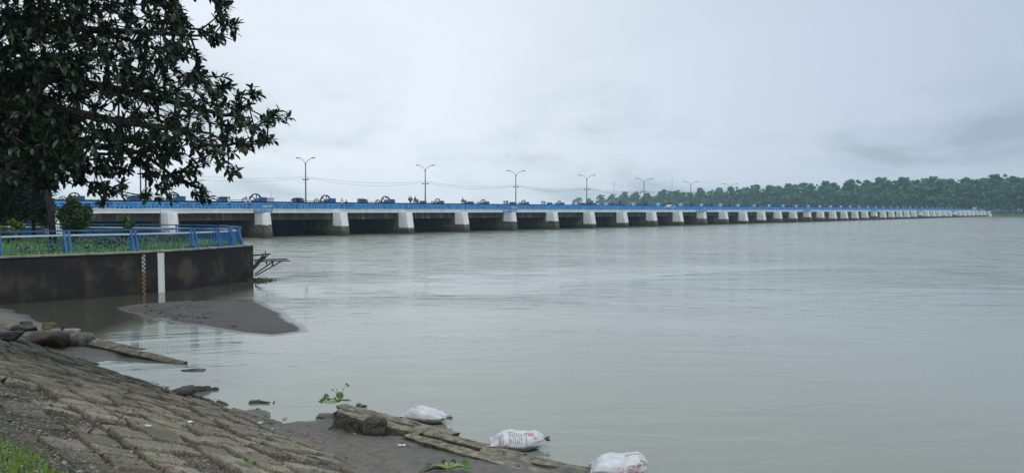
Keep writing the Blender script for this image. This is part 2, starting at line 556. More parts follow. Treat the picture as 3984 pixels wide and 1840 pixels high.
def zone_mat():
    """pier: white paint down to an uneven line, bare stained concrete below and behind"""
    m, nt, p = new_mat('pier_paint')
    co = obj_co(nt)
    sep = nt.nodes.new('ShaderNodeSeparateXYZ')
    lk(nt, co, sep.inputs[0])
    at = nt.nodes.new('ShaderNodeAttribute')
    at.attribute_type = 'OBJECT'
    at.attribute_name = 'paint_z'
    g = geo_pos(nt)
    n1 = noise_n(nt, scale_vec(nt, g, (3, 3, 0.6)), 1.0, 4)
    edge = math_n(nt, 'ADD', at.outputs['Fac'], math_n(nt, 'MULTIPLY', math_n(nt, 'SUBTRACT', n1, 0.5), 0.55))
    up = math_n(nt, 'MULTIPLY', math_n(nt, 'SUBTRACT', sep.outputs[2], edge), 25, True)
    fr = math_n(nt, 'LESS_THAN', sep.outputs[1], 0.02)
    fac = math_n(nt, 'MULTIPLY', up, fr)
    # white with faint pour lines and streaks
    s = noise_n(nt, scale_vec(nt, g, (1.2, 1.2, 0.3)), 1.0, 6)
    white = ramp_n(nt, s, [(0.3, (0.56, 0.59, 0.585)), (0.65, (0.73, 0.76, 0.755))])
    wv = math_n(nt, 'FRACT', math_n(nt, 'MULTIPLY', sep.outputs[2], 0.8))
    lines = math_n(nt, 'LESS_THAN', wv, 0.025)
    white = mix_n(nt, math_n(nt, 'MULTIPLY', lines, 0.35), white, (0.3, 0.32, 0.32))
    st = noise_n(nt, scale_vec(nt, g, (2.2, 2.2, 0.35)), 1.0, 5, 0.65)
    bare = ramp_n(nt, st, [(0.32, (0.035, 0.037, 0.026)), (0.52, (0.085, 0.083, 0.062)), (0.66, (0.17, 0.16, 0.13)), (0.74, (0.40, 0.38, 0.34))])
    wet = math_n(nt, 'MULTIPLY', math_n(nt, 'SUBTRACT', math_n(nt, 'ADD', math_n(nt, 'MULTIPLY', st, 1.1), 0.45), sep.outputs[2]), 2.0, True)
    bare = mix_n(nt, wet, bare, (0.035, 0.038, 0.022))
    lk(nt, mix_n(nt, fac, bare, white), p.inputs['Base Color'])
    p.inputs['Roughness'].default_value = 0.75
    bump(nt, p, s, 0.2, 0.02)
    return m


M['pier'] = zone_mat()


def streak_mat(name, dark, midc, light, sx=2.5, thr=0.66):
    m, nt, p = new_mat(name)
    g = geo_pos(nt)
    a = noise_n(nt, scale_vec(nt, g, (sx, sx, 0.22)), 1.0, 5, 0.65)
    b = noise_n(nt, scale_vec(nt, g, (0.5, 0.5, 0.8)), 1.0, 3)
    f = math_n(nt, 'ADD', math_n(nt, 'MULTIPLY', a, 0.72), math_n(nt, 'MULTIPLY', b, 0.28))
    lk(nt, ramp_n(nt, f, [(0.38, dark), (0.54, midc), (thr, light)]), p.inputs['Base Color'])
    p.inputs['Roughness'].default_value = 0.8
    bump(nt, p, a, 0.2, 0.02)
    return m


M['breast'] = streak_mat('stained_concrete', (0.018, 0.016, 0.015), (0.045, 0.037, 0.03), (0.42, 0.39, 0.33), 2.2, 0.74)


def wall_mat():
    m, nt, p = new_mat('algae_black_wall')
    g = geo_pos(nt)
    sep = nt.nodes.new('ShaderNodeSeparateXYZ')
    lk(nt, g, sep.inputs[0])
    a = noise_n(nt, scale_vec(nt, g, (0.8, 0.8, 0.9)), 1.0, 5, 0.6)
    b = noise_n(nt, scale_vec(nt, g, (2.5, 2.5, 0.3)), 1.0, 4)
    low = math_n(nt, 'SUBTRACT', 1.0, math_n(nt, 'MULTIPLY', math_n(nt, 'ABSOLUTE', math_n(nt, 'SUBTRACT', sep.outputs[2], 0.85)), 1.1))
    f = math_n(nt, 'ADD', math_n(nt, 'MULTIPLY', a, 0.75), math_n(nt, 'MULTIPLY', b, 0.25))
    f = math_n(nt, 'ADD', f, math_n(nt, 'MULTIPLY', low, 0.10))
    lk(nt, ramp_n(nt, f, [(0.42, (0.0035, 0.004, 0.006)), (0.56, (0.010, 0.0095, 0.008)), (0.70, (0.06, 0.048, 0.030))]), p.inputs['Base Color'])
    p.inputs['Roughness'].default_value = 0.75
    bump(nt, p, a, 0.3, 0.03)
    return m


M['wall'] = wall_mat()


def gauge_mat():
    m, nt, p = new_mat('staff_gauge_enamel')
    co = obj_co(nt)
    sep = nt.nodes.new('ShaderNodeSeparateXYZ')
    lk(nt, co, sep.inputs[0])
    z, x = sep.outputs[2], sep.outputs[0]
    lad = math_n(nt, 'LESS_THAN', math_n(nt, 'FRACT', math_n(nt, 'MULTIPLY', z, 5.0)), 0.5)
    half = math_n(nt, 'LESS_THAN', x, 0.0)
    chk = math_n(nt, 'ABSOLUTE', math_n(nt, 'SUBTRACT', lad, half))
    nn = noise_n(nt, scale_vec(nt, co, (14, 14, 14)), 1.0, 2)
    chk = math_n(nt, 'MULTIPLY', chk, math_n(nt, 'GREATER_THAN', nn, 0.40))
    hi = math_n(nt, 'GREATER_THAN', math_n(nt, 'ADD', z, math_n(nt, 'MULTIPLY', nn, 0.25)), 1.12)
    hi_c = mix_n(nt, chk, (0.05, 0.05, 0.052), (0.46, 0.47, 0.46))
    lo_c = mix_n(nt, chk, (0.06, 0.034, 0.018), (0.26, 0.145, 0.07))
    lk(nt, mix_n(nt, hi, lo_c, hi_c), p.inputs['Base Color'])
    p.inputs['Roughness'].default_value = 0.5
    return m


M['gauge'] = gauge_mat()


def bank_mat():
    m, nt, p = new_mat('stone_pitching')
    g = geo_pos(nt)

    def at(n):
        a = nt.nodes.new('ShaderNodeAttribute')
        a.attribute_name = n
        return a.outputs['Fac']
    fine = noise_n(nt, g, 38, 4, 0.7)
    med = noise_n(nt, g, 7, 5, 0.65)
    big = noise_n(nt, g, 1.1, 4, 0.6)
    stone = ramp_n(nt, at('block'), [(0.0, (0.17, 0.155, 0.11)), (0.25, (0.38, 0.33, 0.225)), (0.65, (0.52, 0.445, 0.30)), (1.0, (0.58, 0.535, 0.43))])
    stone = mix_n(nt, math_n(nt, 'MULTIPLY', ramp_n(nt, med, [(0.35, 0.0), (0.62, 1.0)]), 0.45), mix_n(nt, 0.6, stone, (0.06, 0.06, 0.045)), stone)
    # aggregate: pale chips in a dark matrix
    chips = ramp_n(nt, fine, [(0.42, (0.06, 0.058, 0.046)), (0.52, (0.20, 0.19, 0.15)), (0.64, (0.46, 0.44, 0.38))])
    cf = ramp_n(nt, math_n(nt, 'ADD', math_n(nt, 'MULTIPLY', big, 0.6), math_n(nt, 'MULTIPLY', med, 0.4)), [(0.40, 0.75), (0.55, 0.08)])
    stone = mix_n(nt, cf, stone, chips)
    soil = ramp_n(nt, fine, [(0.38, (0.012, 0.011, 0.008)), (0.58, (0.065, 0.054, 0.036)), (0.70, (0.28, 0.265, 0.22))])
    c = mix_n(nt, at('gap'), stone, soil)
    # moss and algae film
    mossn = noise_n(nt, g, 2.3, 5, 0.7)
    mf = math_n(nt, 'MULTIPLY', ramp_n(nt, mossn, [(0.48, 0.0), (0.64, 0.9)]), at('moss'))
    c = mix_n(nt, mf, c, ramp_n(nt, fine, [(0.4, (0.030, 0.05, 0.012)), (0.65, (0.085, 0.125, 0.028))]))
    c = mix_n(nt, math_n(nt, 'MULTIPLY', at('grime'), 0.62), c, mix_n(nt, 0.25, ramp_n(nt, med, [(0.35, (0.035, 0.037, 0.026)), (0.65, (0.095, 0.095, 0.07))]), c))
    mudc = ramp_n(nt, med, [(0.3, (0.085, 0.078, 0.068)), (0.7, (0.155, 0.144, 0.125))])
    c = mix_n(nt, at('mud'), c, mudc)
    wetc = mix_n(nt, 1.0, c, (0.55, 0.56, 0.58), 'MULTIPLY')
    c = mix_n(nt, at('wet'), c, wetc)
    lk(nt, c, p.inputs['Base Color'])
    lk(nt, math_n(nt, 'SUBTRACT', 0.85, math_n(nt, 'MULTIPLY', at('wet'), 0.45)), p.inputs['Roughness'])
    hh = math_n(nt, 'ADD', fine, math_n(nt, 'MULTIPLY', med, 1.5))
    hh = math_n(nt, 'MULTIPLY', hh, math_n(nt, 'SUBTRACT', 1.0, math_n(nt, 'MULTIPLY', at('mud'), 0.75)))
    bump(nt, p, hh, 1.0, 0.03)
    return m


M['bank'] = bank_mat()


def sand_mat():
    m, nt, p = new_mat('wet_grey_sand')
    g = geo_pos(nt)
    a = noise_n(nt, scale_vec(nt, g, (0.8, 2.2, 1), rot=(0, 0, R(20))), 1.5, 5)
    f = noise_n(nt, g, 40, 3)
    c = ramp_n(nt, a, [(0.35, (0.034, 0.034, 0.028)), (0.65, (0.056, 0.055, 0.045))])
    sep = nt.nodes.new('ShaderNodeSeparateXYZ')
    lk(nt, g, sep.inputs[0])
    wet = math_n(nt, 'SUBTRACT', 1.0, math_n(nt, 'MULTIPLY', sep.outputs[2], 22.0), True)
    c = mix_n(nt, math_n(nt, 'MULTIPLY', wet, 0.6), c, (0.045, 0.043, 0.036))
    lk(nt, c, p.inputs['Base Color'])
    lk(nt, math_n(nt, 'SUBTRACT', 0.75, math_n(nt, 'MULTIPLY', math_n(nt, 'SUBTRACT', 1.0, math_n(nt, 'MULTIPLY', sep.outputs[2], 45.0), True), 0.71)), p.inputs['Roughness'])
    dry = math_n(nt, 'MULTIPLY', math_n(nt, 'SUBTRACT', sep.outputs[2], 0.008), 40.0, True)
    bump(nt, p, math_n(nt, 'MULTIPLY', dry, math_n(nt, 'ADD', a, math_n(nt, 'MULTIPLY', f, 0.15))), 0.5, 0.03)
    return m


M['sand'] = sand_mat()


def slab_mat(nm='exposed_aggregate_slab', dark=1.0):
    m, nt, p = new_mat(nm)
    g = geo_pos(nt)
    v = nt.nodes.new('ShaderNodeTexVoronoi')
    v.inputs['Scale'].default_value = 17
    lk(nt, g, v.inputs['Vector'])
    n = noise_n(nt, g, 6, 5, 0.65)
    chip = math_n(nt, 'LESS_THAN', math_n(nt, 'ADD', v.outputs['Distance'], math_n(nt, 'MULTIPLY', n, 0.5)), 0.42)
    base = ramp_n(nt, n, [(0.34, (0.035, 0.032, 0.022)), (0.5, (0.13, 0.13, 0.095)), (0.64, (0.24, 0.235, 0.18))])
    pale = mix_n(nt, v.outputs['Color'], (0.26, 0.25, 0.2), (0.50, 0.48, 0.42))
    sep = nt.nodes.new('ShaderNodeSeparateXYZ')
    lk(nt, g, sep.inputs[0])
    damp_shade = math_n(nt, 'MULTIPLY', math_n(nt, 'SUBTRACT', math_n(nt, 'ADD', 0.0, math_n(nt, 'MULTIPLY', n, 0.16)), sep.outputs[2]), 9.0, True)  # dark foot: waterline damp, with shade of the sides put into the colour
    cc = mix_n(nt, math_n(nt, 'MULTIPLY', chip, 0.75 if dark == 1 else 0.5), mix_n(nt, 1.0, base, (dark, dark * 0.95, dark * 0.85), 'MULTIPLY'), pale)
    lk(nt, mix_n(nt, math_n(nt, 'MULTIPLY', damp_shade, 0.8), cc, (0.028, 0.026, 0.02)), p.inputs['Base Color'])
    p.inputs['Roughness'].default_value = 0.75
    bump(nt, p, math_n(nt, 'ADD', n, math_n(nt, 'MULTIPLY', chip, 0.4)), 0.7, 0.02)
    return m


M['slab'] = slab_mat()
M['slab_shade'] = slab_mat('shaded_slab_side', 0.34)  # darker copy of the slab material, side shade painted into its colour
M['earth'] = rough_mat('grassy_earth', (0.045, 0.095, 0.010), (0.09, 0.17, 0.02), 1.2, 0.95)
M['far_earth'] = rough_mat('far_bank_grass', (0.03, 0.05, 0.02), (0.075, 0.1, 0.04), 0.08, 0.95, bmp=0)


def sack_mat():
    m, nt, p = new_mat('woven_sack_plastic')
    co = obj_co(nt)
    g = geo_pos(nt)
    n = noise_n(nt, scale_vec(nt, co, (1, 3, 3)), 4, 5, 0.6)
    sep = nt.nodes.new('ShaderNodeSeparateXYZ')
    lk(nt, g, sep.inputs[0])
    c = ramp_n(nt, n, [(0.3, (0.40, 0.415, 0.43)), (0.65, (0.60, 0.625, 0.65))])
    # silt tide line on the underside
    d = math_n(nt, 'SUBTRACT', math_n(nt, 'ADD', 0.06, math_n(nt, 'MULTIPLY', n, 0.12)), sep.outputs[2])
    c = mix_n(nt, math_n(nt, 'MULTIPLY', d, 22.0, True), c, (0.085, 0.07, 0.058))
    lk(nt, c, p.inputs['Base Color'])
    p.inputs['Roughness'].default_value = 0.55
    bump(nt, p, math_n(nt, 'ADD', noise_n(nt, co, 90, 2), math_n(nt, 'MULTIPLY', noise_n(nt, scale_vec(nt, co, (2, 7, 7)), 3, 4), 3)), 0.35, 0.008)
    return m


M['sack'] = sack_mat()

# ================================================================== SETTING
# ---- river
mb = MB()
mb.add([(-1500, -150, 0), (1500, -150, 0), (1500, 1500, 0), (-1500, 1500, 0)], [(0, 1, 2, 3)])
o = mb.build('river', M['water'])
tag(o, 'broad silty grey river with soft ripples', None, None, 'structure')

# ---- near bank: stone-pitched slope running down to the water, in (u, v)
SQ = math.sqrt(0.5)
BS = 9.5


def uv_of(X, Y):
    return (X - Y) * SQ, (BS - (X + Y)) * SQ


def xy_of(u, v):
    s = BS - v / SQ
    d = u / SQ
    return (s + d) / 2, (s - d) / 2


def toe(u):
    return (np.interp(u, [-40, -30, -25, -21.5, -17.9, -14, -11, -7, 20], [9.8, 9.3, 9.0, 8.95, 9.4, 9.65, 9.6, 9.3, 9.3]) - BS) * SQ


def v_row(u):
    return -1.15 - 0.203 * (np.asarray(u) + 12.6)


BP_U, BP_V = 0.50, 0.46


def bank_fields(u, v):
    u = np.asarray(u, float)
    v = np.asarray(v, float)
    wob = (fbm(u * 0.35, v * 0.35, 3, 3) - 0.5) * 0.35
    zs = 0.36 * (v + toe(u)) + wob * 0.35
    zs = np.where(zs > 2.2, 2.2 + (zs - 2.2) * 0.25, zs)
    zs = np.minimum(zs, 2.55)
    # ---- blocks
    vv = v + (fbm(u * 0.5, v * 0.5, 9, 2) - 0.5) * 0.22
    row = np.floor(vv / BP_V)
    fv = vv / BP_V - row
    uu = u + _hash(row, row * 0, 5) * BP_U + (fbm(u * 0.9, v * 0.9, 19, 2) - 0.5) * 0.12
    colm = np.floor(uu / BP_U)
    fu = uu / BP_U - colm
    rnd = _hash(colm, row, 31)
    rnd2 = _hash(colm, row, 57)
    rnd3 = _hash(colm, row, 77)
    du = np.minimum(fu, 1 - fu) * BP_U
    dv = np.minimum(fv, 1 - fv) * BP_V
    e = np.minimum(du, dv * (0.75 + 0.5 * rnd3)) + (fbm(u * 9, v * 9, 41, 2) - 0.5) * 0.035
    gap_w = 0.018 + 0.030 * _hash(row, colm * 0, 8)
    inside = sstep(gap_w * 0.7, gap_w + 0.008, e)
    tilt = ((fu - 0.5) * (rnd - 0.5) + (fv - 0.5) * (rnd2 - 0.35)) * 0.085
    lift = (rnd3 - 0.5) * 0.06
    missing = (_hash(colm, row, 91) > 0.90)
    hb = inside * (0.075 + lift * 1.0 + tilt * 0.8) * np.where(missing, 0.12, 1)
    rough = (fbm(u * 5, v * 5, 51, 3) - 0.5) * 0.022 + (fbm(u * 24, v * 24, 61, 2) - 0.5) * 0.016
    # soil and gravel take over towards the top of the bank
    top = sstep(3.7, 4.8, v + (fbm(u * 0.9, v * 0.9, 71, 3) - 0.5) * 1.4)
    hb = hb * (1 - 0.8 * top)
    zst = zs + hb + rough
    edge = 1 - sstep(gap_w * 0.6, gap_w + 0.008 + 0.05 * fbm(u * 4, v * 4, 33, 2) ** 2, e)
    gap = np.clip(edge + 0.9 * top + missing * 0.75, 0, 1)
    # ---- silt: flat behind the toe slabs on the right
    d = v - v_row(u)
    mud = 0.06 + 0.085 * np.clip(d, 0, 4) + (fbm(u * 1.3, v * 1.3, 81, 4) - 0.5) * 0.10
    rip = (fbm(u * 1.1 + v * 2.5, v * 6.0, 85, 3) - 0.5)
    mud = mud + (fbm(u * 3.5, v * 5, 83, 3) - 0.5) * 0.03 + rip * 0.09 * sstep(0.55, 0.62, fbm(u * 0.9, v * 0.9, 87, 3))
    mud = mud - 0.35 * sstep(-12.7, -13.7, u) - 0.9 * sstep(0.05, -0.5, d)
    # ripple patches at the waterline
    g1 = np.exp(-(((u + 14.3) / 0.95) ** 2 + ((v + 0.42) / 0.42) ** 2))
    m2 = -0.25 + 0.33 * g1 + (fbm(u * 1.8 + 5, v * 4.5, 95, 3) - 0.5) * 0.13
    # ---- silt on the left around the boulders and the sunken slab
    sl = v + 0.42 + 0.218 * (u + 24.5)
    m3 = 0.13 - 0.33 * sstep(-23.6, -20.6, u) - 0.7 * sstep(0.15, -0.35, sl) + (fbm(u * 1.0, v * 2.2, 99, 4) - 0.5) * 0.11
    m3 = np.where(u < -24.5, 0.18 * np.clip(v + 0.8, -4, 1.2) + 0.02 + (fbm(u * 1.0, v * 2.2, 99, 4) - 0.5) * 0.16, m3)
    zm = np.maximum(np.maximum(mud, m2), m3)
    z = np.maximum(zst, zm)
    mudf = sstep(-0.012, 0.03, zm - zst)
    z = np.maximum(z, -0.7)
    return z, rnd, gap, mudf, top


def terr(X, Y):
    u, v = uv_of(X, Y)
    return float(bank_fields(np.array([u]), np.array([v]))[0][0])


def hit(px, py, t0=4.0, t1=45.0):
    d = ray(px, py)
    t = np.arange(t0, t1, 0.04)
    X, Y, Z = d.x * t, d.y * t, CAMZ + d.z * t
    u, v = uv_of(X, Y)
    zt = np.maximum(bank_fields(u, v)[0], 0.0)
    k = np.argmax(Z < zt)
    k = k if Z[k] < zt[k] else len(t) - 1
    return Vector((X[k], Y[k], zt[k]))


us = np.concatenate([[-90, -70, -55, -46], np.arange(-40, -18, 0.06), np.arange(-18, -13, 0.03), np.arange(-13, -4.6, 0.02), np.arange(-4.6, 3, 0.12), [4, 6, 10, 18, 30, 50]])
vs_ = np.concatenate([[-6, -5, -4.2], np.arange(-3.6, -2.4, 0.06), np.arange(-2.4, -0.3, 0.03), np.arange(-0.3, 5.0, 0.02), np.arange(5.0, 9, 0.05), [9.6, 11, 14, 20, 32, 50]])
U, V = np.meshgrid(us, vs_, indexing='ij')
Zb, rnd, gapf, mudf, topf = bank_fields(U.ravel(), V.ravel())
Xb, Yb = xy_of(U.ravel(), V.ravel())
nu, nv = len(us), len(vs_)
idx = np.arange(nu * nv).reshape(nu, nv)
Fq = np.stack([idx[:-1, :-1].ravel(), idx[:-1, 1:].ravel(), idx[1:, 1:].ravel(), idx[1:, :-1].ravel()], 1)
wet = np.clip(1.15 - Zb / 0.16, 0, 1)
moss = np.clip(0.25 + 0.6 * sstep(-11, -19, U.ravel()) + 0.6 * topf, 0, 1) * (1 - wet)
grime = np.clip(sstep(-10.5, -19, U.ravel() + (fbm(U.ravel() * 0.7, V.ravel() * 0.7, 123, 3) - 0.5) * 9), 0, 1)
me = np_mesh('bank', np.stack([Xb, Yb, Zb], 1), Fq, M['bank'], True,
             dict(block=rnd, gap=gapf, mud=mudf, wet=wet, moss=moss, grime=grime))
o = link('bank', me)
tag(o, 'weathered stone-pitched river bank with silt at its foot', None, None, 'structure')

# ---- sandbar
sb_px = [(455, 1197), (520, 1187), (560, 1183), (700, 1175), (860, 1173), (985, 1174), (1050, 1200), (1110, 1237), (1160, 1275), (1166, 1288),
         (1060, 1303), (950, 1293), (800, 1268), (690, 1258), (640, 1240), (560, 1230), (500, 1213)]
sb = np.array([at_z(a, b, 0.0)[:2] for a, b in sb_px])


def poly_sd(P, X, Y):
    n = len(P)
    dmin = np.full(X.shape, 1e9)
    ins = np.zeros(X.shape, bool)
    for i in range(n):
        a, b = P[i], P[(i + 1) % n]
        ex, ey = b - a
        t = np.clip(((X - a[0]) * ex + (Y - a[1]) * ey) / (ex * ex + ey * ey), 0, 1)
        dmin = np.minimum(dmin, np.hypot(X - a[0] - t * ex, Y - a[1] - t * ey))
        c = ((a[1] > Y) != (b[1] > Y)) & (X < (b[0] - a[0]) * (Y - a[1]) / (b[1] - a[1] + 1e-12) + a[0])
        ins ^= c
    return np.where(ins, dmin, -dmin)


xs = np.arange(sb[:, 0].min() - 1, sb[:, 0].max() + 1, 0.07)
ys = np.arange(sb[:, 1].min() - 1, sb[:, 1].max() + 1, 0.07)
GX, GY = np.meshgrid(xs, ys, indexing='ij')
sd = poly_sd(sb, GX.ravel(), GY.ravel()) + (fbm(GX.ravel() * 0.9, GY.ravel() * 0.9, 5, 3) - 0.5) * 0.35
gx_, gy_ = GX.ravel(), GY.ravel()
zsb = np.where(sd > 0, 0.006 + 0.15 * (1 - np.exp(-sd * 0.85)), np.where(sd > -0.30, 0.006 + sd * 0.012, 0.0024 + (sd + 0.30) * 0.35))
deb = sstep(-11.0, -13.0, gx_ - 0.0 * gy_) * (fbm(gx_ * 2.2, gy_ * 3.6, 15, 4) - 0.45) * 0.16
zsb = zsb + deb * (sd > 0.1) + (fbm(gx_ * 1.2, gy_ * 3.0, 25, 3) - 0.5) * 0.02 * np.clip(sd * 3, 0, 1)
zsb = np.maximum(zsb, -0.3)
n0, n1 = len(xs), len(ys)
idx = np.arange(n0 * n1).reshape(n0, n1)
Fq = np.stack([idx[:-1, :-1].ravel(), idx[1:, :-1].ravel(), idx[1:, 1:].ravel(), idx[:-1, 1:].ravel()], 1)
keep = (zsb[Fq] > -0.28).any(1)
o = link('sandbar', np_mesh('sandbar', np.stack([gx_, gy_, zsb], 1), Fq[keep], M['sand']))
tag(o, 'low dark grey sandbar in the shallow water', None, None, 'structure')


def sandz(x, y):
    i = int(np.clip((x - xs[0]) / 0.07, 0, n0 - 1))
    j = int(np.clip((y - ys[0]) / 0.07, 0, n1 - 1))
    return float(zsb[i * n1 + j])


# ---- promontory behind the dark wall
TOPZ = 2.05
wall_px = [(-700, 1032), (-330, 1012), (0, 999), (270, 989), (545, 979), (660, 973), (750, 968), (840, 962), (920, 956.5), (960, 953.8), (985, 951.5)]
wp = [at_z(a, b, TOPZ) for a, b in wall_px]
tip = wp[-1]
rear = [Vector((tip.x - 0.12, tip.y + 0.3, TOPZ)), Vector((tip.x - 0.75, tip.y + 1.7, TOPZ)), Vector((tip.x - 1.9, tip.y + 3.7, TOPZ)), Vector((tip.x - 4.2, tip.y + 6.0, TOPZ)),
        Vector((-25.5, 52.6, TOPZ)), Vector((-34, 55.2, TOPZ)), Vector((-46, 58, TOPZ)), Vector((-75, 63, TOPZ))]
outline = [p.xy for p in wp] + [p.xy for p in rear]
wall_root = thing('retaining_wall', 'black algae-stained curved retaining wall with a blue fence on top', 'wall', (0, 0, 0))
mb = MB()


def offset_path(P, d):
    out = []
    for i in range(len(P)):
        a, b = P[max(i - 1, 0)], P[min(i + 1, len(P) - 1)]
        t = (b - a).normalized()
        out.append(P[i] + Vector((-t.y, t.x)) * d)     # left of travel = inland
    return out


inner = offset_path(outline, 0.55)
mb2 = MB()
for i in range(len(outline) - 1):
    a, b, c, d = outline[i], outline[i + 1], inner[i + 1], inner[i]
    mb.add([(p[0], p[1], z) for z in (-1.5, TOPZ - 0.065) for p in (a, b, c, d)], [(0, 1, 5, 4), (4, 5, 6, 7), (1, 2, 6, 5), (2, 3, 7, 6), (3, 0, 4, 7)])
oo = offset_path(outline, -0.06)
for i in range(len(outline) - 1):
    a, b, c, d = oo[i], oo[i + 1], inner[i + 1], inner[i]
    mb2.add([(p[0], p[1], z) for z in (TOPZ - 0.065, TOPZ) for p in (a, b, c, d)], [(3, 2, 1, 0), (0, 1, 5, 4), (4, 5, 6, 7), (1, 2, 6, 5), (2, 3, 7, 6), (3, 0, 4, 7)])
mb.build('wall_face', M['wall'], wall_root)
mb2.build('coping', M['coping'], wall_root)
# painted white strip
pa, pb = at_z(611, 977.2, TOPZ - 0.1), at_z(640, 976, TOPZ - 0.1)
dv_ = (pb - pa).normalized()
nrm = Vector((dv_.y, -dv_.x, 0))


def on_wall(px):
    best = None
    for i in range(len(outline) - 1):
        a, b = outline[i], outline[i + 1]
        d = ray(px, 1000)
        # solve a + s(b-a) = t*d.xy
        e = b - a
        det = e.x * -d.y + e.y * d.x
        if abs(det) < 1e-9:
            continue
        s = (-a.x * -d.y + -a.y * d.x) / det
        if 0 <= s <= 1:
            p = a + e * s
            t = e.normalized()
            if best is None or p.y < best[0].y:
                best = (p, Vector((t.y, -t.x)), t)
    return best


p, nn_, tt_ = on_wall(625)
mb = MB()
zs_ = np.linspace(-0.4, TOPZ - 0.103, 14)
rows = []
for i, z in enumerate(zs_):
    w = 0.185 + random.uniform(-0.012, 0.012)
    for sx, off in ((-1, -0.02), (-1, 0.028), (1, 0.028), (1, -0.02)):
        q = p + tt_ * (sx * w + 0.02 * (1 - i / 13.0)) + nn_ * off
        rows.append((q.x, q.y, z))
fs = []
for i in range(13):
    for k in range(3):
        a = i * 4 + k
        fs.append((a, a + 1, a + 5, a + 4))
fs.append((52, 53, 54, 55))
mb.add(rows, fs)
mb.build('painted_strip', M['white'], wall_root)

# staff gauge screwed to the wall
p, nn_, tt_ = on_wall(555)
ang = math.atan2(tt_.y, tt_.x)
sg = thing('staff_gauge', 'tall water-level staff gauge, white above and rusty orange below, on the black wall', 'gauge', (p.x + nn_.x * 0.05, p.y + nn_.y * 0.05, 0), ang)
mb = MB()
mb.box(-0.09, 0.09, -0.02, 0.02, -0.5, 1.90)
mb.build('gauge_board', M['gauge'], sg)
for z in (0.4, 1.0, 1.6):
    mb = MB()
    mb.box(-0.15, 0.15, 0.02, 0.05, z - 0.03, z + 0.03)
    mb.build('bracket', M['rust'], sg)

# ground of the promontory
gp = [(v[0], v[1]) for v in inner] + [(-110, 70), (-110, 5), (-60, 8)]
mb = MB()
mb.prism(gp, 0.8, TOPZ - 0.02)
o = mb.build('promontory_ground', M['earth'])
tag(o, 'grassy ground of the walled promontory', None, None, 'structure')

# ---- far bank
fb = [(560, 300), (430, 440), (364, 541), (352, 563), (336, 592), (240, 800), (150, 1050), (92, 1200), (60, 1320), (180, 1450), (1420, 1420), (1420, 300)]
mb = MB()
n = len(fb)
cxy = Vector((600, 800))
low = [(a, b, -1.0) for a, b in fb]
up = []
for a, b in fb:
    d = (cxy - Vector((a, b))).normalized() * 5
    up.append((a + d.x, b + d.y, 1.9))
mb.add(low + up, [(i, (i + 1) % n, n + (i + 1) % n, n + i) for i in range(n)] + [tuple(range(n, 2 * n))])
o = mb.build('far_bank', M['far_earth'])
tag(o, 'low green far bank under the wood', None, None, 'structure')

# ================================================================== BARRAGE
BX, BY = -47.206, 103.657
BANG = math.atan2(0.76004, 0.64987)
BD = Vector((0.64987, 0.76004, 0))
BN = Vector((-0.76004, 0.64987, 0))
B0 = Vector((BX, BY, 0))


def bw(s, p, z=0.0):
    q = B0 + BD * s + BN * p
    q.z = z
    return q


SP = 14.0
NB0, NB1 = -3, 43          # bays
barrage = thing('barrage', 'long barrage with white piers, blue balustrade and dark gates across the river', 'barrage', (BX, BY, 0), BANG)

PW = 1.4


def pier_mesh():
    mb = MB()
    plan = [(0, 0), (0, -1.9), (0.35, -2.3), (1.05, -2.3), (PW, -1.9), (PW, 0)]
    lv = [3.78, 3.70, -1.5]
    vs = []
    for k, z in enumerate(lv):
        for x, y in plan:
            yy = y - (0.19 * (3.78 - z) if y < 0 else 0)
            if k == 0 and y < 0:
                yy += 0.05
            vs.append((x, yy, z))
    fs = [(0, 5, 4, 3, 2, 1)]
    for k in range(2):
        for i in range(6):
            j = (i + 1) % 6
            if i == 5:
                continue
            a, b = k * 6 + i, k * 6 + j
            fs.append((b, a, a + 6, b + 6))
    mb.add(vs, fs)
    mb.box(0, PW, 0.0, 20, -1.5, 3.69)
    mb.box(0.1, PW - 0.1, 11.65, 15.2, 3.69, 4.43)
    mb.box(0.1, PW - 0.1, 13.5, 15.2, 4.43, 4.93)
    return mb.mesh('pier', M['pier'])


pier_me = pier_mesh()
PZ = {-1: 1.3, 0: 1.2, 1: 1.98, 2: 1.6, 3: 1.07, 4: 1.48, 5: 1.87, 6: 1.83, 7: 1.04, 8: 1.1, 9: 1.5, 10: 1.1, 11: 1.86, 12: 1.56, 13: 0.94, 14: 1.08, 15: 1.43, 16: 1.4,
      17: 1.7, 18: 1.4, 19: 1.0, 23: 1.7, 29: 1.6, 35: 1.7}
for i in range(NB0, NB1 + 1):
    o = link('pier', pier_me, barrage, (i * SP, 0, 0))
    o['paint_z'] = PZ.get(i, 0.85 + 0.25 * random.random())

mb = MB()
mb.box(0.03, SP - 0.03, 0.02, 0.45, 3.71, 4.30)
mb.box(0.03, SP - 0.03, -0.05, 0.02, 4.18, 4.30)
girder_me = mb.mesh('girder', M['white'])
mb = MB()
mb.box(PW + 0.02, SP - 0.02, 0.5, 1.0, 2.66, 3.68)
breast_me = mb.mesh('breast_beam', M['breast'])
mb = MB()
pts = [(8.2 + 1.6 * math.cos(R(a)) - 1.6, -0.9 + 5.2 * math.sin(R(a))) for a in np.linspace(0, 58, 9)]
vs, fs = [], []
for y, z in pts:
    vs += [(PW + 0.02, y, z), (SP - 0.02, y, z)]
for k in range(len(pts) - 1):
    fs.append((2 * k, 2 * k + 1, 2 * k + 3, 2 * k + 2))
mb.add(vs, fs)
for x in (4.2, 7.6, 11.0):
    mb.box(x - 0.12, x + 0.12, 7.6, 8.0, 0.0, 3.4)
gate_me = mb.mesh('gate', M['gate'])

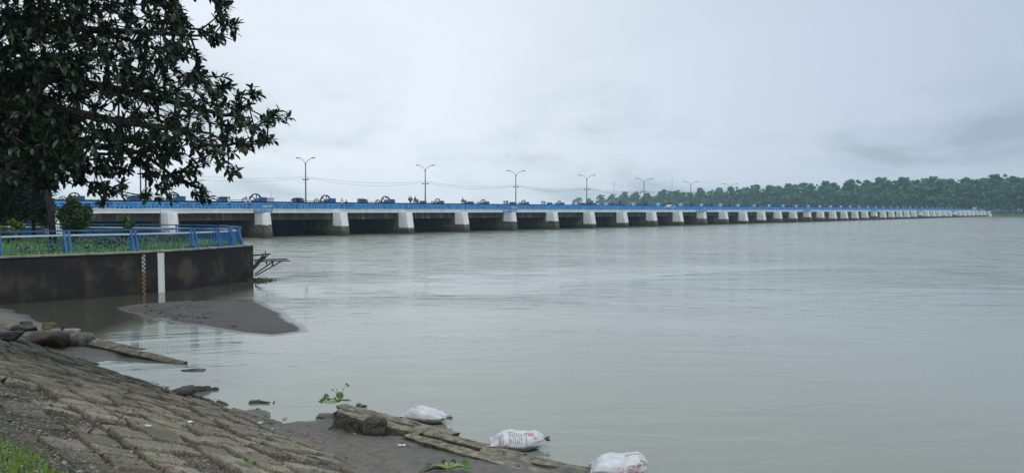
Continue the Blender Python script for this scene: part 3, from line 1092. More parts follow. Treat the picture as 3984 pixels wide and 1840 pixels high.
# balustrade: two staggered rows of openings in precast blue concrete
mb = MB()
mb.box(0.03, SP - 0.03, 0.08, 0.26, 5.03, 5.20)
mb.box(0.03, SP - 0.03, 0.10, 0.24, 4.68, 4.78)
nb = 12
for k in range(nb + 1):
    x = 0.1 + (SP - 0.2) * k / nb
    mb.box(x - 0.075, x + 0.075, 0.07, 0.27, 4.302, 5.03)
for k in range(nb):
    x0, x1 = 0.1 + (SP - 0.2) * k / nb, 0.1 + (SP - 0.2) * (k + 1) / nb
    xm = (x0 + x1) / 2
    mb.box(xm - 0.05, xm + 0.05, 0.10, 0.24, 4.302, 4.68)
    mb.box(x0 + 0.075, x1 - 0.075, 0.13, 0.21, 4.78, 4.81)
rail_me = mb.mesh('railing', M['blue'])

beam_me = {}
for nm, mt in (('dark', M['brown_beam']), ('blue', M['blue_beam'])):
    mb = MB()
    mb.box(0.02, SP - 0.02, 11.6, 12.55, 4.45, 5.52)
    mb.box(0.02, SP - 0.02, 13.45, 15.0, 4.95, 5.52)
    mb.box(0.02, SP - 0.02, 11.5, 12.6, 5.52, 5.58)
    for x in np.arange(0.6, SP, 1.2):
        mb.box(x, x + 0.12, 11.52, 11.598, 4.5, 5.5)
    beam_me[nm] = mb.mesh('hoist_beam', mt)

for i in range(NB0, NB1):
    x = i * SP
    link('girder', girder_me, barrage, (x, 0, 0))
    link('breast_beam', breast_me, barrage, (x, 0, 0))
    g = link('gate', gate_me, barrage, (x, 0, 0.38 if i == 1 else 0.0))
    link('railing', rail_me, barrage, (x, 0, 0))
    link('back_railing', rail_me, barrage, (x, 9.2, 0))
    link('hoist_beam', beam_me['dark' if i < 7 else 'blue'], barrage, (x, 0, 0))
mb = MB()
mb.box(NB0 * SP - 30, NB1 * SP + 40, 0.46, 9.6, 3.94, 4.24)
mb.box(NB0 * SP - 30, NB1 * SP, 0.46, 1.5, 4.24, 4.36)
mb.box(NB0 * SP - 30, NB1 * SP, 8.6, 9.6, 4.24, 4.36)
mb.build('road_deck', M['asphalt'], barrage)
# end abutment at the far side, sloping white wing
mb = MB()
x0 = NB1 * SP
vs = [(x0, -2.9, -1), (x0 + 11.5, -2.9, 0.2), (x0 + 7, -2.4, 4.0), (x0, -2.4, 4.0), (x0, 9, -1), (x0 + 11.5, 9, 0.2), (x0 + 7, 9, 4.0), (x0, 9, 4.0)]
mb.add(vs, [(0, 1, 2, 3), (5, 4, 7, 6), (3, 2, 6, 7), (1, 5, 6, 2), (4, 0, 3, 7)])
mb.build('abutment', M['white'], barrage)
# inspection balconies over some pier noses
bal = None
for i in (1, 5, 11, 17, 23, 29, 35, 41):
    if bal is None:
        root = bpy.data.objects.new('balcony', None)
        COL.objects.link(root)
        root.parent = barrage
        mb = MB()
        mb.box(-0.05, 1.75, -2.2, -0.06, 3.80, 3.90)
        mb.build('balcony_floor', M['coping'], root)
        mb = MB()
        for a, b in (((0, -2.15), (1.7, -2.15)), ((0, -2.15), (0, -0.1)), ((1.7, -2.15), (1.7, -0.1))):
            for z in (4.05, 5.15):
                mb.bar((a[0], a[1], z), (b[0], b[1], z), 0.06)
            for k in range(10):
                t = k / 9
                x, y = a[0] + (b[0] - a[0]) * t, a[1] + (b[1] - a[1]) * t
                mb.bar((x, y, 3.9), (x, y, 5.2), 0.03 if 0 < k < 9 else 0.08)
        mb.build('balcony_rail', M['blue'], root)
        mb = MB()
        mb.bar((0, -2.19, 4.78), (1.7, -2.19, 4.78), 0.03, 0.09)
        mb.bar((0, -2.19, 4.62), (1.7, -2.19, 4.62), 0.03, 0.06)
        mb.build('white_rail', M['fence_light'], root)
        bal = root
    else:
        root = copy_tree(bal, barrage)
    root.location = (i * SP - 0.15, 0, 0)

# ---- gate hoists, one over each bay
NH0, NH1 = -2, 43


def make_hoist():
    r = thing('gate_hoist', 'x', 'gate hoist', (0, 0, 0), BANG, 'blue gate hoists along the barrage')
    mb = MB()
    mb.ring((0, 0, 0.2), 1.0, 0.17, 0.22, 32)
    for k in range(6):
        a = k * math.pi / 3 + 0.3
        mb.bar((0, 0, 0.2), (0.86 * math.cos(a), 0, 0.2 + 0.86 * math.sin(a)), 0.1, 0.12, (0, 1, 0))
    mb.cyl_y((0, 0, 0.2), 0.2, -0.2, 0.2)
    mb.build('wheel', M['dark_steel'], r)
    mb = MB()
    mb.ring((-1.75, -0.05, 0.05), 0.52, 0.11, 0.16, 24)
    for k in range(4):
        a = k * math.pi / 2 + 0.4
        mb.bar((-1.75, -0.05, 0.05), (-1.75 + 0.45 * math.cos(a), -0.05, 0.05 + 0.45 * math.sin(a)), 0.07, 0.08, (0, 1, 0))
    mb.build('pinion_wheel', M['dark_steel'], r)
    mb = MB()
    mb.cyl_y((0.35, 0, 0.02), 0.58, -1.0, -0.24, 20)
    mb.cyl_y((0.35, 0, 0.02), 0.64, -1.06, -0.98, 20)
    mb.build('rope_drum', M['blue_machine'], r)
    mb = MB()
    mb.prism([(-0.95, -0.42), (0.9, -0.42), (0.9, -1.2), (-0.95, -1.2)], -0.08, 0.12)
    mb.prism([(0.75, -0.3), (1.25, -0.3), (1.25, -1.05), (0.75, -1.05)], -0.06, 0.62)
    mb.build('gearbox', M['blue_machine'], r)
    mb = MB()
    mb.bar((-5.2, -0.7, 0.2), (-1.75, -0.6, 0.16), 0.07)
    mb.bar((-1.75, -0.6, 0.16), (0, -0.5, 0.2), 0.09)
    mb.build('drive_shaft', M['dark_steel'], r)
    mb = MB()
    mb.box(-6.3, -4.9, -1.3, -0.2, -0.06, 0.34)
    mb.box(-6.1, -5.1, -1.2, -0.3, 0.34, 0.46)
    c = mb.build('motor_cover', M['blue_machine'], r)
    mb = MB()
    mb.box(-6.35, -4.85, -1.35, -0.15, 0.46, 0.56)
    mb.build('cover_lid', M['dark_steel'], c)
    return r


def make_box():
    r = thing('control_box', 'x', 'control box', (0, 0, 0), BANG, 'white control boxes along the hoist deck')
    mb = MB()
    mb.box(-0.34, 0.34, -0.34, 0.34, 0, 0.62)
    mb.build('housing', M['tin_white'], r)
    mb = MB()
    mb.box(-0.44, 0.44, -0.44, 0.44, 0.62, 0.70)
    mb.prism([(-0.34, -0.34), (0.34, -0.34), (0.34, 0.34), (-0.34, 0.34)], 0.70, 0.76)
    mb.build('cap', M['tin_white'], r)
    mb = MB()
    mb.box(0.02, 0.28, -0.352, -0.338, 0.06, 0.56)
    mb.build('door', M['dark_steel'], r)
    return r


hoist0, box0 = make_hoist(), make_box()
for k, i in enumerate(range(NH0, NH1)):
    h = hoist0 if k == 0 else copy_tree(hoist0)
    h.location = bw(i * SP + 8.0, 13.0, 5.58)
    s = 1.12 if 0 <= i < 4 else 0.85
    h.scale = (s, s, s)
    if i < 7:
        h['label'] = 'blue gate hoist with dark spoked wheel against the sky, %s from the left' % ordinal(k + 1)
    else:
        h['label'] = 'small blue gate hoist in front of the wood, %s hoist from the left' % ordinal(k + 1)
    b = box0 if k == 0 else copy_tree(box0)
    b.location = bw(i * SP + 2.8, 14.0, 5.52)
    b.scale = (1.2, 1.2, 1.2)
    b['label'] = ('white capped control box against the sky, %s from the left' if i < 8 else 'white capped control box before the wood, %s from the left') % ordinal(k + 1)

# ---- lamp posts
lamp0 = thing('street_lamp', 'x', 'street lamp', (0, 0, 0), BANG, 'double-arm street lamps along the barrage')
mb = MB()
mb.tube([(0, 0, 0), (0, 0, 1.2), (0, 0, 5), (0, 0, 8.3)], [0.14, 0.13, 0.10, 0.075], 8)
mb.lathe([(0.24, 0), (0.24, 0.1), (0.15, 0.14)], 8)
mb.build('pole', M['pole'], lamp0)
for sy, dz in ((1, 0.12), (-1, -0.06)):
    mb = MB()
    pts = [(0, 0, 7.7)]
    for k in range(1, 9):
        t = k / 8
        pts.append((0, sy * 2.0 * t ** 1.15, 8.2 + (0.95 + dz) * math.sin(t * math.pi / 2)))
    mb.tube(pts, [0.055] * 9, 6)
    arm = mb.build('arm', M['lamp_grey'], lamp0)
    mb = MB()
    z = 8.2 + 0.95 + dz
    mb.prism([(-0.10, sy * 1.95), (0.10, sy * 1.95), (0.14, sy * 2.3), (0.07, sy * 2.72), (-0.07, sy * 2.72), (-0.14, sy * 2.3)][::sy], z - 0.05, z + 0.09)
    mb.build('lamp_head', M['dark_steel'], arm)
for sy in (1, -1):
    mb = MB()
    mb.bar((0, 0, 5.4), (0, sy * 0.55, 5.45), 0.05)
    mb.prism([(-0.12, sy * 0.4), (0.12, sy * 0.4), (0.12, sy * 0.85), (-0.12, sy * 0.85)][::sy], 5.43, 5.6)
    mb.build('floodlight', M['dark_steel'], lamp0)
lamps = []
for k, j in enumerate(range(-2, 22)):
    l = lamp0 if k == 0 else copy_tree(lamp0)
    l.location = bw(29.9 + 28 * j, 10.2, 3.9)
    l['label'] = 'double-arm street lamp rising from the barrage, %s from the left' % ordinal(k + 1)
    lamps.append(l)
# brackets that carry the lamps off the deck edge
mb = MB()
for j in range(-2, 22):
    mb.box(29.9 + 28 * j - 0.25, 29.9 + 28 * j + 0.25, 9.601, 10.5, 3.7, 3.9)
mb.build('lamp_bracket', M['coping'], barrage)
# cables slung between lamps
for k in range(0, 9):
    a, b = lamps[k].location, lamps[k + 1].location
    for q, (z, sag) in enumerate(((9.75, 1.05), (9.95, 0.75))):
        mb = MB()
        pts = []
        for s in range(15):
            t = s / 14
            p = a.lerp(b, t)
            pts.append((p.x, p.y, p.z - 3.9 + z - sag * 4 * t * (1 - t)))
        mb.tube(pts, 0.010 + 0.003 * k, 4)
        o = mb.build('cable', M['wire'])
        tag(o, 'thin %s cable sagging between the %s and %s street lamps' % (('lower', 'upper')[q], ordinal(k + 1), ordinal(k + 2)), 'cable', 'cables slung between street lamps')

# ---- small kiosk with an aerial
ks = thing('kiosk', 'white flat-topped kiosk with a thin aerial beside the nearest big hoist wheel', 'kiosk', bw(25.3, 13.9, 5.52), BANG)
mb = MB()
mb.box(-0.5, 0.5, -0.4, 0.4, 0, 0.62)
mb.build('housing', M['tin_white'], ks)
mb = MB()
mb.box(-0.58, 0.58, -0.48, 0.48, 0.62, 0.72)
mb.build('cap', M['tin_white'], ks)
mb = MB()
mb.tube([(0.2, 0, 0.72), (0.17, 0, 1.9)], 0.03, 6)
mb.build('aerial', M['lamp_grey'], ks)

# far end buildings
k2 = thing('guard_hut', 'tiny white guard hut at the far end of the barrage', 'hut', bw(590, 4.5, 4.24), BANG)
mb = MB()
mb.box(-2.0, 2.0, -1.2, 1.2, 0, 2.3)
mb.build('hut_wall', M['tin_white'], k2)
mb = MB()
mb.box(-2.3, 2.3, -1.5, 1.5, 2.3, 2.5)
mb.build('roof', M['tin_white'], k2)
mb = MB()
mb.box(-1.2, 1.0, -1.215, -1.2, 0.9, 1.8)
mb.build('window', M['glass'], k2)
k3 = thing('canopy', 'flat pale canopy on posts at the foot of the wood past the barrage end', 'canopy', (367, 585, 1.9), R(10))
mb = MB()
mb.box(-4.5, 4.5, -2.5, 2.5, 5.6, 5.9)
mb.build('roof', M['tin_white'], k3)
for x in (-4, 4):
    for y in (-2, 2):
        mb = MB()
        mb.box(x - 0.12, x + 0.12, y - 0.12, y + 0.12, 0, 5.6)
        mb.build('post', M['blue_beam'], k3)
# blue railing past the end
rl = thing('bank_railing', 'blue railing on the far bank right of the barrage end', 'railing', bw(NB1 * SP + 14, 3, 1.9), R(-22))
mb = MB()
for z in (0.5, 1.0):
    mb.bar((0, 0, z + 1.2), (46, 0, z + 0.4), 0.12)
for k in range(24):
    mb.box(2 * k - 0.07, 2 * k + 0.07, -0.07, 0.07, -0.3, 2.2 - 0.8 * k / 23)
mb.build('rails', M['blue'], rl)

# masts above the wood
for px, top, lab in ((2389, 700, 'thin radio mast over the left end of the wood'), (2615, 684, 'tallest thin mast rising above the wood by the sixth lamp')):
    Y = 900.0
    tp = at_y(px, top, Y)
    ms = thing('radio_mast', lab, 'mast', (tp.x, Y, 1.9))
    mb = MB()
    mb.tube([(0, 0, 0), (0, 0, tp.z - 1.9)], [0.3, 0.12], 6)
    mb.build('mast', M['lamp_grey'], ms)
    mb = MB()
    mb.bar((-1.2, 0, tp.z - 8), (2.2, 0, tp.z - 6.5), 0.15)
    mb.build('crossarm', M['lamp_grey'], ms)


# ---- people on the deck
def skin_obj(name, joints, edges, mat, parent, root=0):
    me = bpy.data.meshes.new(name)
    me.from_pydata([j[0] for j in joints], edges, [])
    me.materials.append(mat)
    o = bpy.data.objects.new(name, me)
    COL.objects.link(o)
    o.parent = parent
    sk = o.modifiers.new('skin', 'SKIN')
    me.skin_vertices[0]
    for i, j in enumerate(joints):
        r = j[1]
        me.skin_vertices[0].data[i].radius = (r, r)
        me.skin_vertices[0].data[i].use_root = (i == root)
    ss = o.modifiers.new('subsurf', 'SUBSURF')
    ss.levels = ss.render_levels = 1
    return o


def person(loc, rz, label, shirt, lower, pose='stand', scale=1.0):
    r = thing('person', label, 'person', loc, rz, 'people on the barrage deck', scale)
    lean = 0.12 if pose == 'lean' else 0.0
    J = {}
    if pose == 'sit':
        hip = (0, 0, 0.50)
        knees = [(-0.12, -0.42, 0.52), (0.12, -0.42, 0.50)]
        feet = [(-0.12, -0.45, 0.06), (0.13, -0.40, 0.06)]
        dz = -0.40
        fy = -0.12
    else:
        hip = (0, 0, 0.92)
        knees = [(-0.10, -0.02, 0.50), (0.11, -0.03, 0.50)]
        feet = [(-0.11, 0.0, 0.05), (0.13, -0.02, 0.05)]
        dz = 0.0
        fy = -lean
    ch = (0, fy * 0.6, 1.28 + dz)
    nk = (0, fy, 1.46 + dz)
    hd = (0, fy - 0.02, 1.56 + dz)
    hd2 = (0, fy - 0.03, 1.68 + dz)
    sh = [(-0.19, fy, 1.40 + dz), (0.19, fy, 1.40 + dz)]
    if pose == 'hips':
        el = [(-0.38, 0.08, 1.16 + dz), (0.38, 0.08, 1.16 + dz)]
        ha = [(-0.19, -0.05, 1.0 + dz), (0.19, -0.05, 1.0 + dz)]
    elif pose in ('sit', 'lean'):
        el = [(-0.25, fy - 0.12, 1.14 + dz), (0.25, fy - 0.12, 1.14 + dz)]
        ha = [(-0.16, fy - 0.36, 1.08 + dz), (0.16, fy - 0.36, 1.08 + dz)]
    else:
        el = [(-0.24, 0.02, 1.12 + dz), (0.24, 0.02, 1.12 + dz)]
        ha = [(-0.24, -0.08, 0.86 + dz), (0.24, -0.08, 0.86 + dz)]
    toes = [(f[0], f[1] - 0.16, 0.03) for f in feet]
    jj = [(hip, 0.135), (ch, 0.15), (nk, 0.055), (hd, 0.085), (hd2, 0.095)]
    ed = [(0, 1), (1, 2), (2, 3), (3, 4)]
    for s in (0, 1):
        b = len(jj)
        jj += [(sh[s], 0.06), (el[s], 0.043), (ha[s], 0.035)]
        ed += [(1, b), (b, b + 1), (b + 1, b + 2)]
        b = len(jj)
        jj += [(knees[s], 0.06), (feet[s], 0.04), (toes[s], 0.035)]
        ed += [(0, b), (b, b + 1), (b + 1, b + 2)]
    skin_obj('body', jj, ed, M['skin'], r)
    # shirt
    mid = tuple((a + b) / 2 for a, b in zip(hip, ch))
    js = [(mid, 0.16), (hip, 0.155), (ch, 0.172), ((nk[0], nk[1], nk[2] - 0.06), 0.075)]
    es = [(0, 1), (0, 2), (2, 3)]
    for s in (0, 1):
        b = len(js)
        js += [(sh[s], 0.078), (el[s], 0.06)]
        es += [(2, b), (b, b + 1)]
    skin_obj('shirt', js, es, shirt, r)
    jl = [(hip, 0.148)]
    el_ = []
    for s in (0, 1):
        b = len(jl)
        f = feet[s]
        jl += [(knees[s], 0.078), ((f[0], f[1], f[2] + 0.06), 0.062)]
        el_ += [(0, b), (b, b + 1)]
    skin_obj('trousers', jl, el_, lower, r)
    mb = MB()
    vs, fs = [], []
    for a in range(5):
        th = a / 4 * math.pi * 0.55
        for b in range(10):
            ph = 2 * math.pi * b / 10
            vs.append((hd2[0] + 0.105 * math.sin(th) * math.cos(ph), hd2[1] + 0.012 + 0.115 * math.sin(th) * math.sin(ph), hd2[2] + 0.0 + 0.11 * math.cos(th)))
    for a in range(4):
        for b in range(10):
            fs.append((a * 10 + b, a * 10 + (b + 1) % 10, a * 10 + 10 + (b + 1) % 10, a * 10 + 10 + b))
    mb.add(vs, fs)
    mb.build('hair', M['hair'], r, smooth=True)
    return r


def deck_at(px, p, z):
    """deck point that the pixel column px sees on the line at depth p"""
    a = (px - CX) / F
    o = B0 + BN * p
    s = (a * o.y - o.x) / (BD.x - a * BD.y)
    return bw(s, p, z)


FACE = BANG
person(deck_at(1348, 7.8, 4.36 - 0.12), FACE, 'person in an olive shirt standing hands on hips on the deck', M['cloth_olive'], M['cloth_dark'], 'hips')
person(deck_at(1331, 1.1, 4.36), FACE + 2.4, 'person in a white shirt leaning by the railing left of the olive shirt', M['cloth_white'], M['cloth_dark'], 'lean')
person(deck_at(1590, 12.1, 5.58), FACE + 1.2, 'person in dark clothes seated on the hoist deck left of a control box', M['cloth_dark'], M['cloth_dark'], 'sit')
person(deck_at(1601, 12.1, 5.58), FACE - 1.2, 'person in dark clothes seated facing another beside a control box', M['cloth_dark'], M['cloth_dark'], 'sit')
person(deck_at(1614, 12.0, 5.58), FACE, 'person in dark clothes sitting right in front of a white control box', M['cloth_dark'], M['cloth_red'], 'sit')
person(deck_at(1799, 12.1, 5.58), FACE + 0.8, 'person in a maroon top seated between two hoists near a box', M['cloth_red'], M['cloth_dark'], 'sit')
person(deck_at(1816, 8.0, 4.24), FACE + 0.3, 'slim person standing in dark clothes left of a control box', M['cloth_dark'], M['cloth_dark'], 'stand')
person(deck_at(893, 1.2, 4.36), FACE + 2.9, 'person in a white shirt standing behind the blue railing, leftmost', M['cloth_white'], M['cloth_dark'], 'stand')
person(deck_at(958, 1.2, 4.36), FACE + 2.2, 'person in a white shirt leaning before the big hoist wheel', M['cloth_white'], M['cloth_dark'], 'lean')
person(deck_at(972, 1.2, 4.36), FACE + 3.3, 'person in a white shirt standing just left of the inspection balcony', M['cloth_white'], M['cloth_red'], 'stand')


# ---- vehicles on the deck
def car(loc, rz, label, paint):
    r = thing('parked_car', label, 'car', loc, rz, 'cars on the barrage road')
    prof = [(-2.1, 0.35), (-2.15, 0.75), (-1.95, 0.92), (-1.1, 1.0), (-0.45, 1.45), (0.9, 1.48), (1.7, 1.05), (2.1, 0.95), (2.12, 0.4)]
    mb = MB()
    vs = []
    for sy, inset in ((-0.8, 0), (0.8, 0)):
        for x, z in prof:
            k = 0.86 if z > 1.2 else 1.0
            vs.append((x, sy * k, z))
    n = len(prof)
    fs = [tuple(range(n)), tuple(range(2 * n - 1, n - 1, -1))] + [(i, n + i, n + (i + 1) % n, (i + 1) % n) for i in range(n)]
    mb.add(vs, fs)
    mb.build('body', paint, r, bevel=0.06)
    mb = MB()
    for sy in (-1, 1):
        mb.add([(-1.0, sy * 0.80, 1.02), (1.5, sy * 0.80, 1.06), (0.85, sy * 0.715, 1.42), (-0.4, sy * 0.715, 1.40)], [(0, 1, 2, 3)])
    mb.build('window', M['glass'], r)
    for x in (-1.3, 1.35):
        for sy in (-0.82, 0.82):
            mb = MB()
            mb.cyl_y((x, 0, 0.32), 0.32, sy - 0.1, sy + 0.1)
            mb.build('wheel', M['rubber'], r)
    return r


car(deck_at(2606, 3.0, 4.24), BANG, 'silver car on the barrage road in front of the left part of the wood', M['car_silver'])
car(deck_at(2962, 3.0, 4.24), BANG, 'dark car on the barrage road below the bare-topped tree', M['car_dark'])

# cycle rickshaw with a folded hood
rk = thing('cycle_rickshaw', 'cycle rickshaw with a dark ribbed hood left of the third lamp', 'rickshaw', deck_at(1150, 3.2, 4.24), BANG)
mb = MB()
for k in range(7):
    a0 = R(10 + 25 * k)
for x0 in (0.0,):
    vs, fs = [], []
    for i in range(8):
        a = R(0 + 165 * i / 7)
        for y in (-0.45, 0.0, 0.45):
            vs.append((x0 + 0.62 * math.cos(a), y, 1.15 + 0.62 * math.sin(a) + (0.04 if y == 0 else 0)))
    for i in range(7):
        for k in range(2):
            fs.append((i * 3 + k, i * 3 + k + 1, i * 3 + k + 4, i * 3 + k + 3))
    mb.add(vs, fs)
mb.build('hood', M['cloth_dark'], rk)
mb = MB()
mb.box(-0.5, 0.4, -0.42, 0.42, 0.75, 0.95)
mb.box(0.28, 0.4, -0.42, 0.42, 0.95, 1.3)
mb.build('seat', M['cloth_red'], rk)
mb = MB()
mb.bar((0.3, 0, 0.6), (-1.6, 0, 0.75), 0.06)
mb.bar((-1.6, 0, 0.35), (-1.5, 0, 1.15), 0.05)
mb.bar((-1.5, -0.3, 1.15), (-1.5, 0.3, 1.15), 0.04)
mb.bar((0.1, -0.5, 0.36), (0.1, 0.5, 0.36), 0.05)
mb.bar((0.1, 0, 0.36), (0.1, 0, 0.75), 0.05)
mb.build('frame', M['dark_steel'], rk)
for x, y in ((0.1, -0.5), (0.1, 0.5), (-1.6, 0)):
    mb = MB()
    mb.ring((x, y, 0.36), 0.36, 0.05, 0.05, 20)
    for k in range(6):
        a = k * math.pi / 3
        mb.bar((x, y, 0.36), (x + 0.33 * math.cos(a), y, 0.36 + 0.33 * math.sin(a)), 0.02)
    mb.build('wheel', M['rubber'], rk)

# ================================================================== FENCES on the promontory
def fence(name, label, base, group, inner_off, nbal, lean_dir=None):
    """base: list of ground points (outer strut feet); panels of balusters between A-shaped posts"""
    root = thing(name, label, 'fence', (0, 0, 0))
    H = 1.0
    tops, ins = [], []
    for i, p in enumerate(base):
        a, b = base[max(i - 1, 0)], base[min(i + 1, len(base) - 1)]
        t = (b - a).normalized()
        n = Vector((-t.y, t.x, 0)) * inner_off
        foot_in = p + n
        ins.append((foot_in, t, n))
        tops.append(foot_in + Vector((0, 0, H)))
    for i, p in enumerate(base):
        fi, t, n = ins[i]
        mb = MB()
        for s in (-0.1, 0.1):
            mb.bar(p + t * s, tops[i] + t * s - n * 0.12, 0.05, 0.09, up=(t.x, t.y, 0))
            mb.bar(fi + t * s, tops[i] + t * s, 0.05, 0.07, up=(t.x, t.y, 0))
        mb.bar(fi + Vector((0, 0, 0.06)), p + Vector((0, 0, 0.06)), 0.2, 0.05)
        mb.bar(tops[i] - t * 0.14, tops[i] + t * 0.14, 0.12, 0.06)
        mb.build('post', M['fence_blue'], root)
    for i in range(len(base) - 1):
        a, b = tops[i], tops[i + 1]
        ca, cb = a.copy(), b.copy()
        mb = MB()
        mb.bar(a + Vector((0, 0, 0.02)), b + Vector((0, 0, 0.02)), 0.09, 0.07)
        mb.build('top_rail', M['fence_blue'], root)
        mb = MB()
        dz = Vector((0, 0, -0.19))
        mb.bar(a + dz, b + dz, 0.07, 0.08)
        mb.build('white_rail', M['fence_light'], root)
        mb = MB()
        dz2 = Vector((0, 0, -0.88))
        mb.bar(a + dz2, b + dz2, 0.06, 0.06)
        L = (b - a).length
        nb = max(2, int(round(L / nbal)))
        for k in range(1, nb):
            q = a.lerp(b, k / nb)
            mb.bar(q + Vector((0, 0, -0.86)), q + Vector((0, 0, -0.23)), 0.028)
        mb.build('baluster_panel', M['fence_blue'], root)
    return root


fpx = [(-640, 1024), (-330, 1009), (0, 994.5), (268, 983.5), (530, 975.5), (766, 965), (862, 959.5), (918, 955.5), (946, 951)]
fbase = [at_z(a, b, TOPZ) for a, b in fpx]
fence('blue_fence', 'blue steel fence with a pale second rail along the front of the wall top', fbase, None, 0.36, 0.19)
rpx = [(946, 879.5), (860, 878.5), (690, 876.5), (533, 875), (395, 874), (332, 873.5), (116, 872.5), (-150, 870)]
rb = [at_z(a, b, TOPZ + 1.0) for a, b in rpx]
rb = [Vector((p.x, p.y, TOPZ)) for p in rb]
rb[0] = fbase[-1] + Vector((-0.35, 0.5, 0))
fence('blue_fence', 'blue steel fence along the rear edge of the promontory behind the grass', rb, None, 0.0, 0.14)

# ================================================================== VEGETATION
def leaf_arrays(P, D, UPV, L, Wd, droop):
    """one pointed folded leaf per row: P base, D direction, UPV up; returns V,F"""
    n = len(P)
    S = np.cross(D, UPV)
    S /= np.linalg.norm(S, axis=1, keepdims=True) + 1e-9
    N = np.cross(S, D)
    st = [(0.0, 0.03), (0.28, 0.82), (0.60, 0.92), (0.86, 0.5), (1.0, 0.02)]
    rows = []
    for t, w in st:
        c = P + D * (L * t)[:, None] - N * (L * droop * t * t)[:, None]
        h = (Wd * w * 0.5)[:, None]
        rows += [c - S * h + N * h * 0.30, c, c + S * h + N * h * 0.30]
    V = np.stack(rows, 1).reshape(-1, 3)
    f = []
    for k in range(4):
        a = 3 * k
        f += [(a, a + 1, a + 4, a + 3), (a + 1, a + 2, a + 5, a + 4)]
    f = np.array(f)
    Fq = (np.arange(n)[:, None, None] * 15 + f[None]).reshape(-1, 4)
    return V, Fq


def quad_leaves(P, size, rng, flat=0.0):
    """loose small leaves: diamond quads with random orientation"""
    n = len(P)
    a = rng.normal(size=(n, 3))
    a[:, 2] *= (1 - flat)
    a /= np.linalg.norm(a, axis=1, keepdims=True)
    b = rng.normal(size=(n, 3))
    b -= a * (a * b).sum(1, keepdims=True)
    b /= np.linalg.norm(b, axis=1, keepdims=True)
    s = size[:, None]
    V = np.stack([P - a * s, P + b * s * 0.42 + a * s * 0.1, P + a * s, P - b * s * 0.42 + a * s * 0.1], 1).reshape(-1, 3)
    Fq = (np.arange(n)[:, None] * 4 + np.arange(4)[None])
    return V, Fq


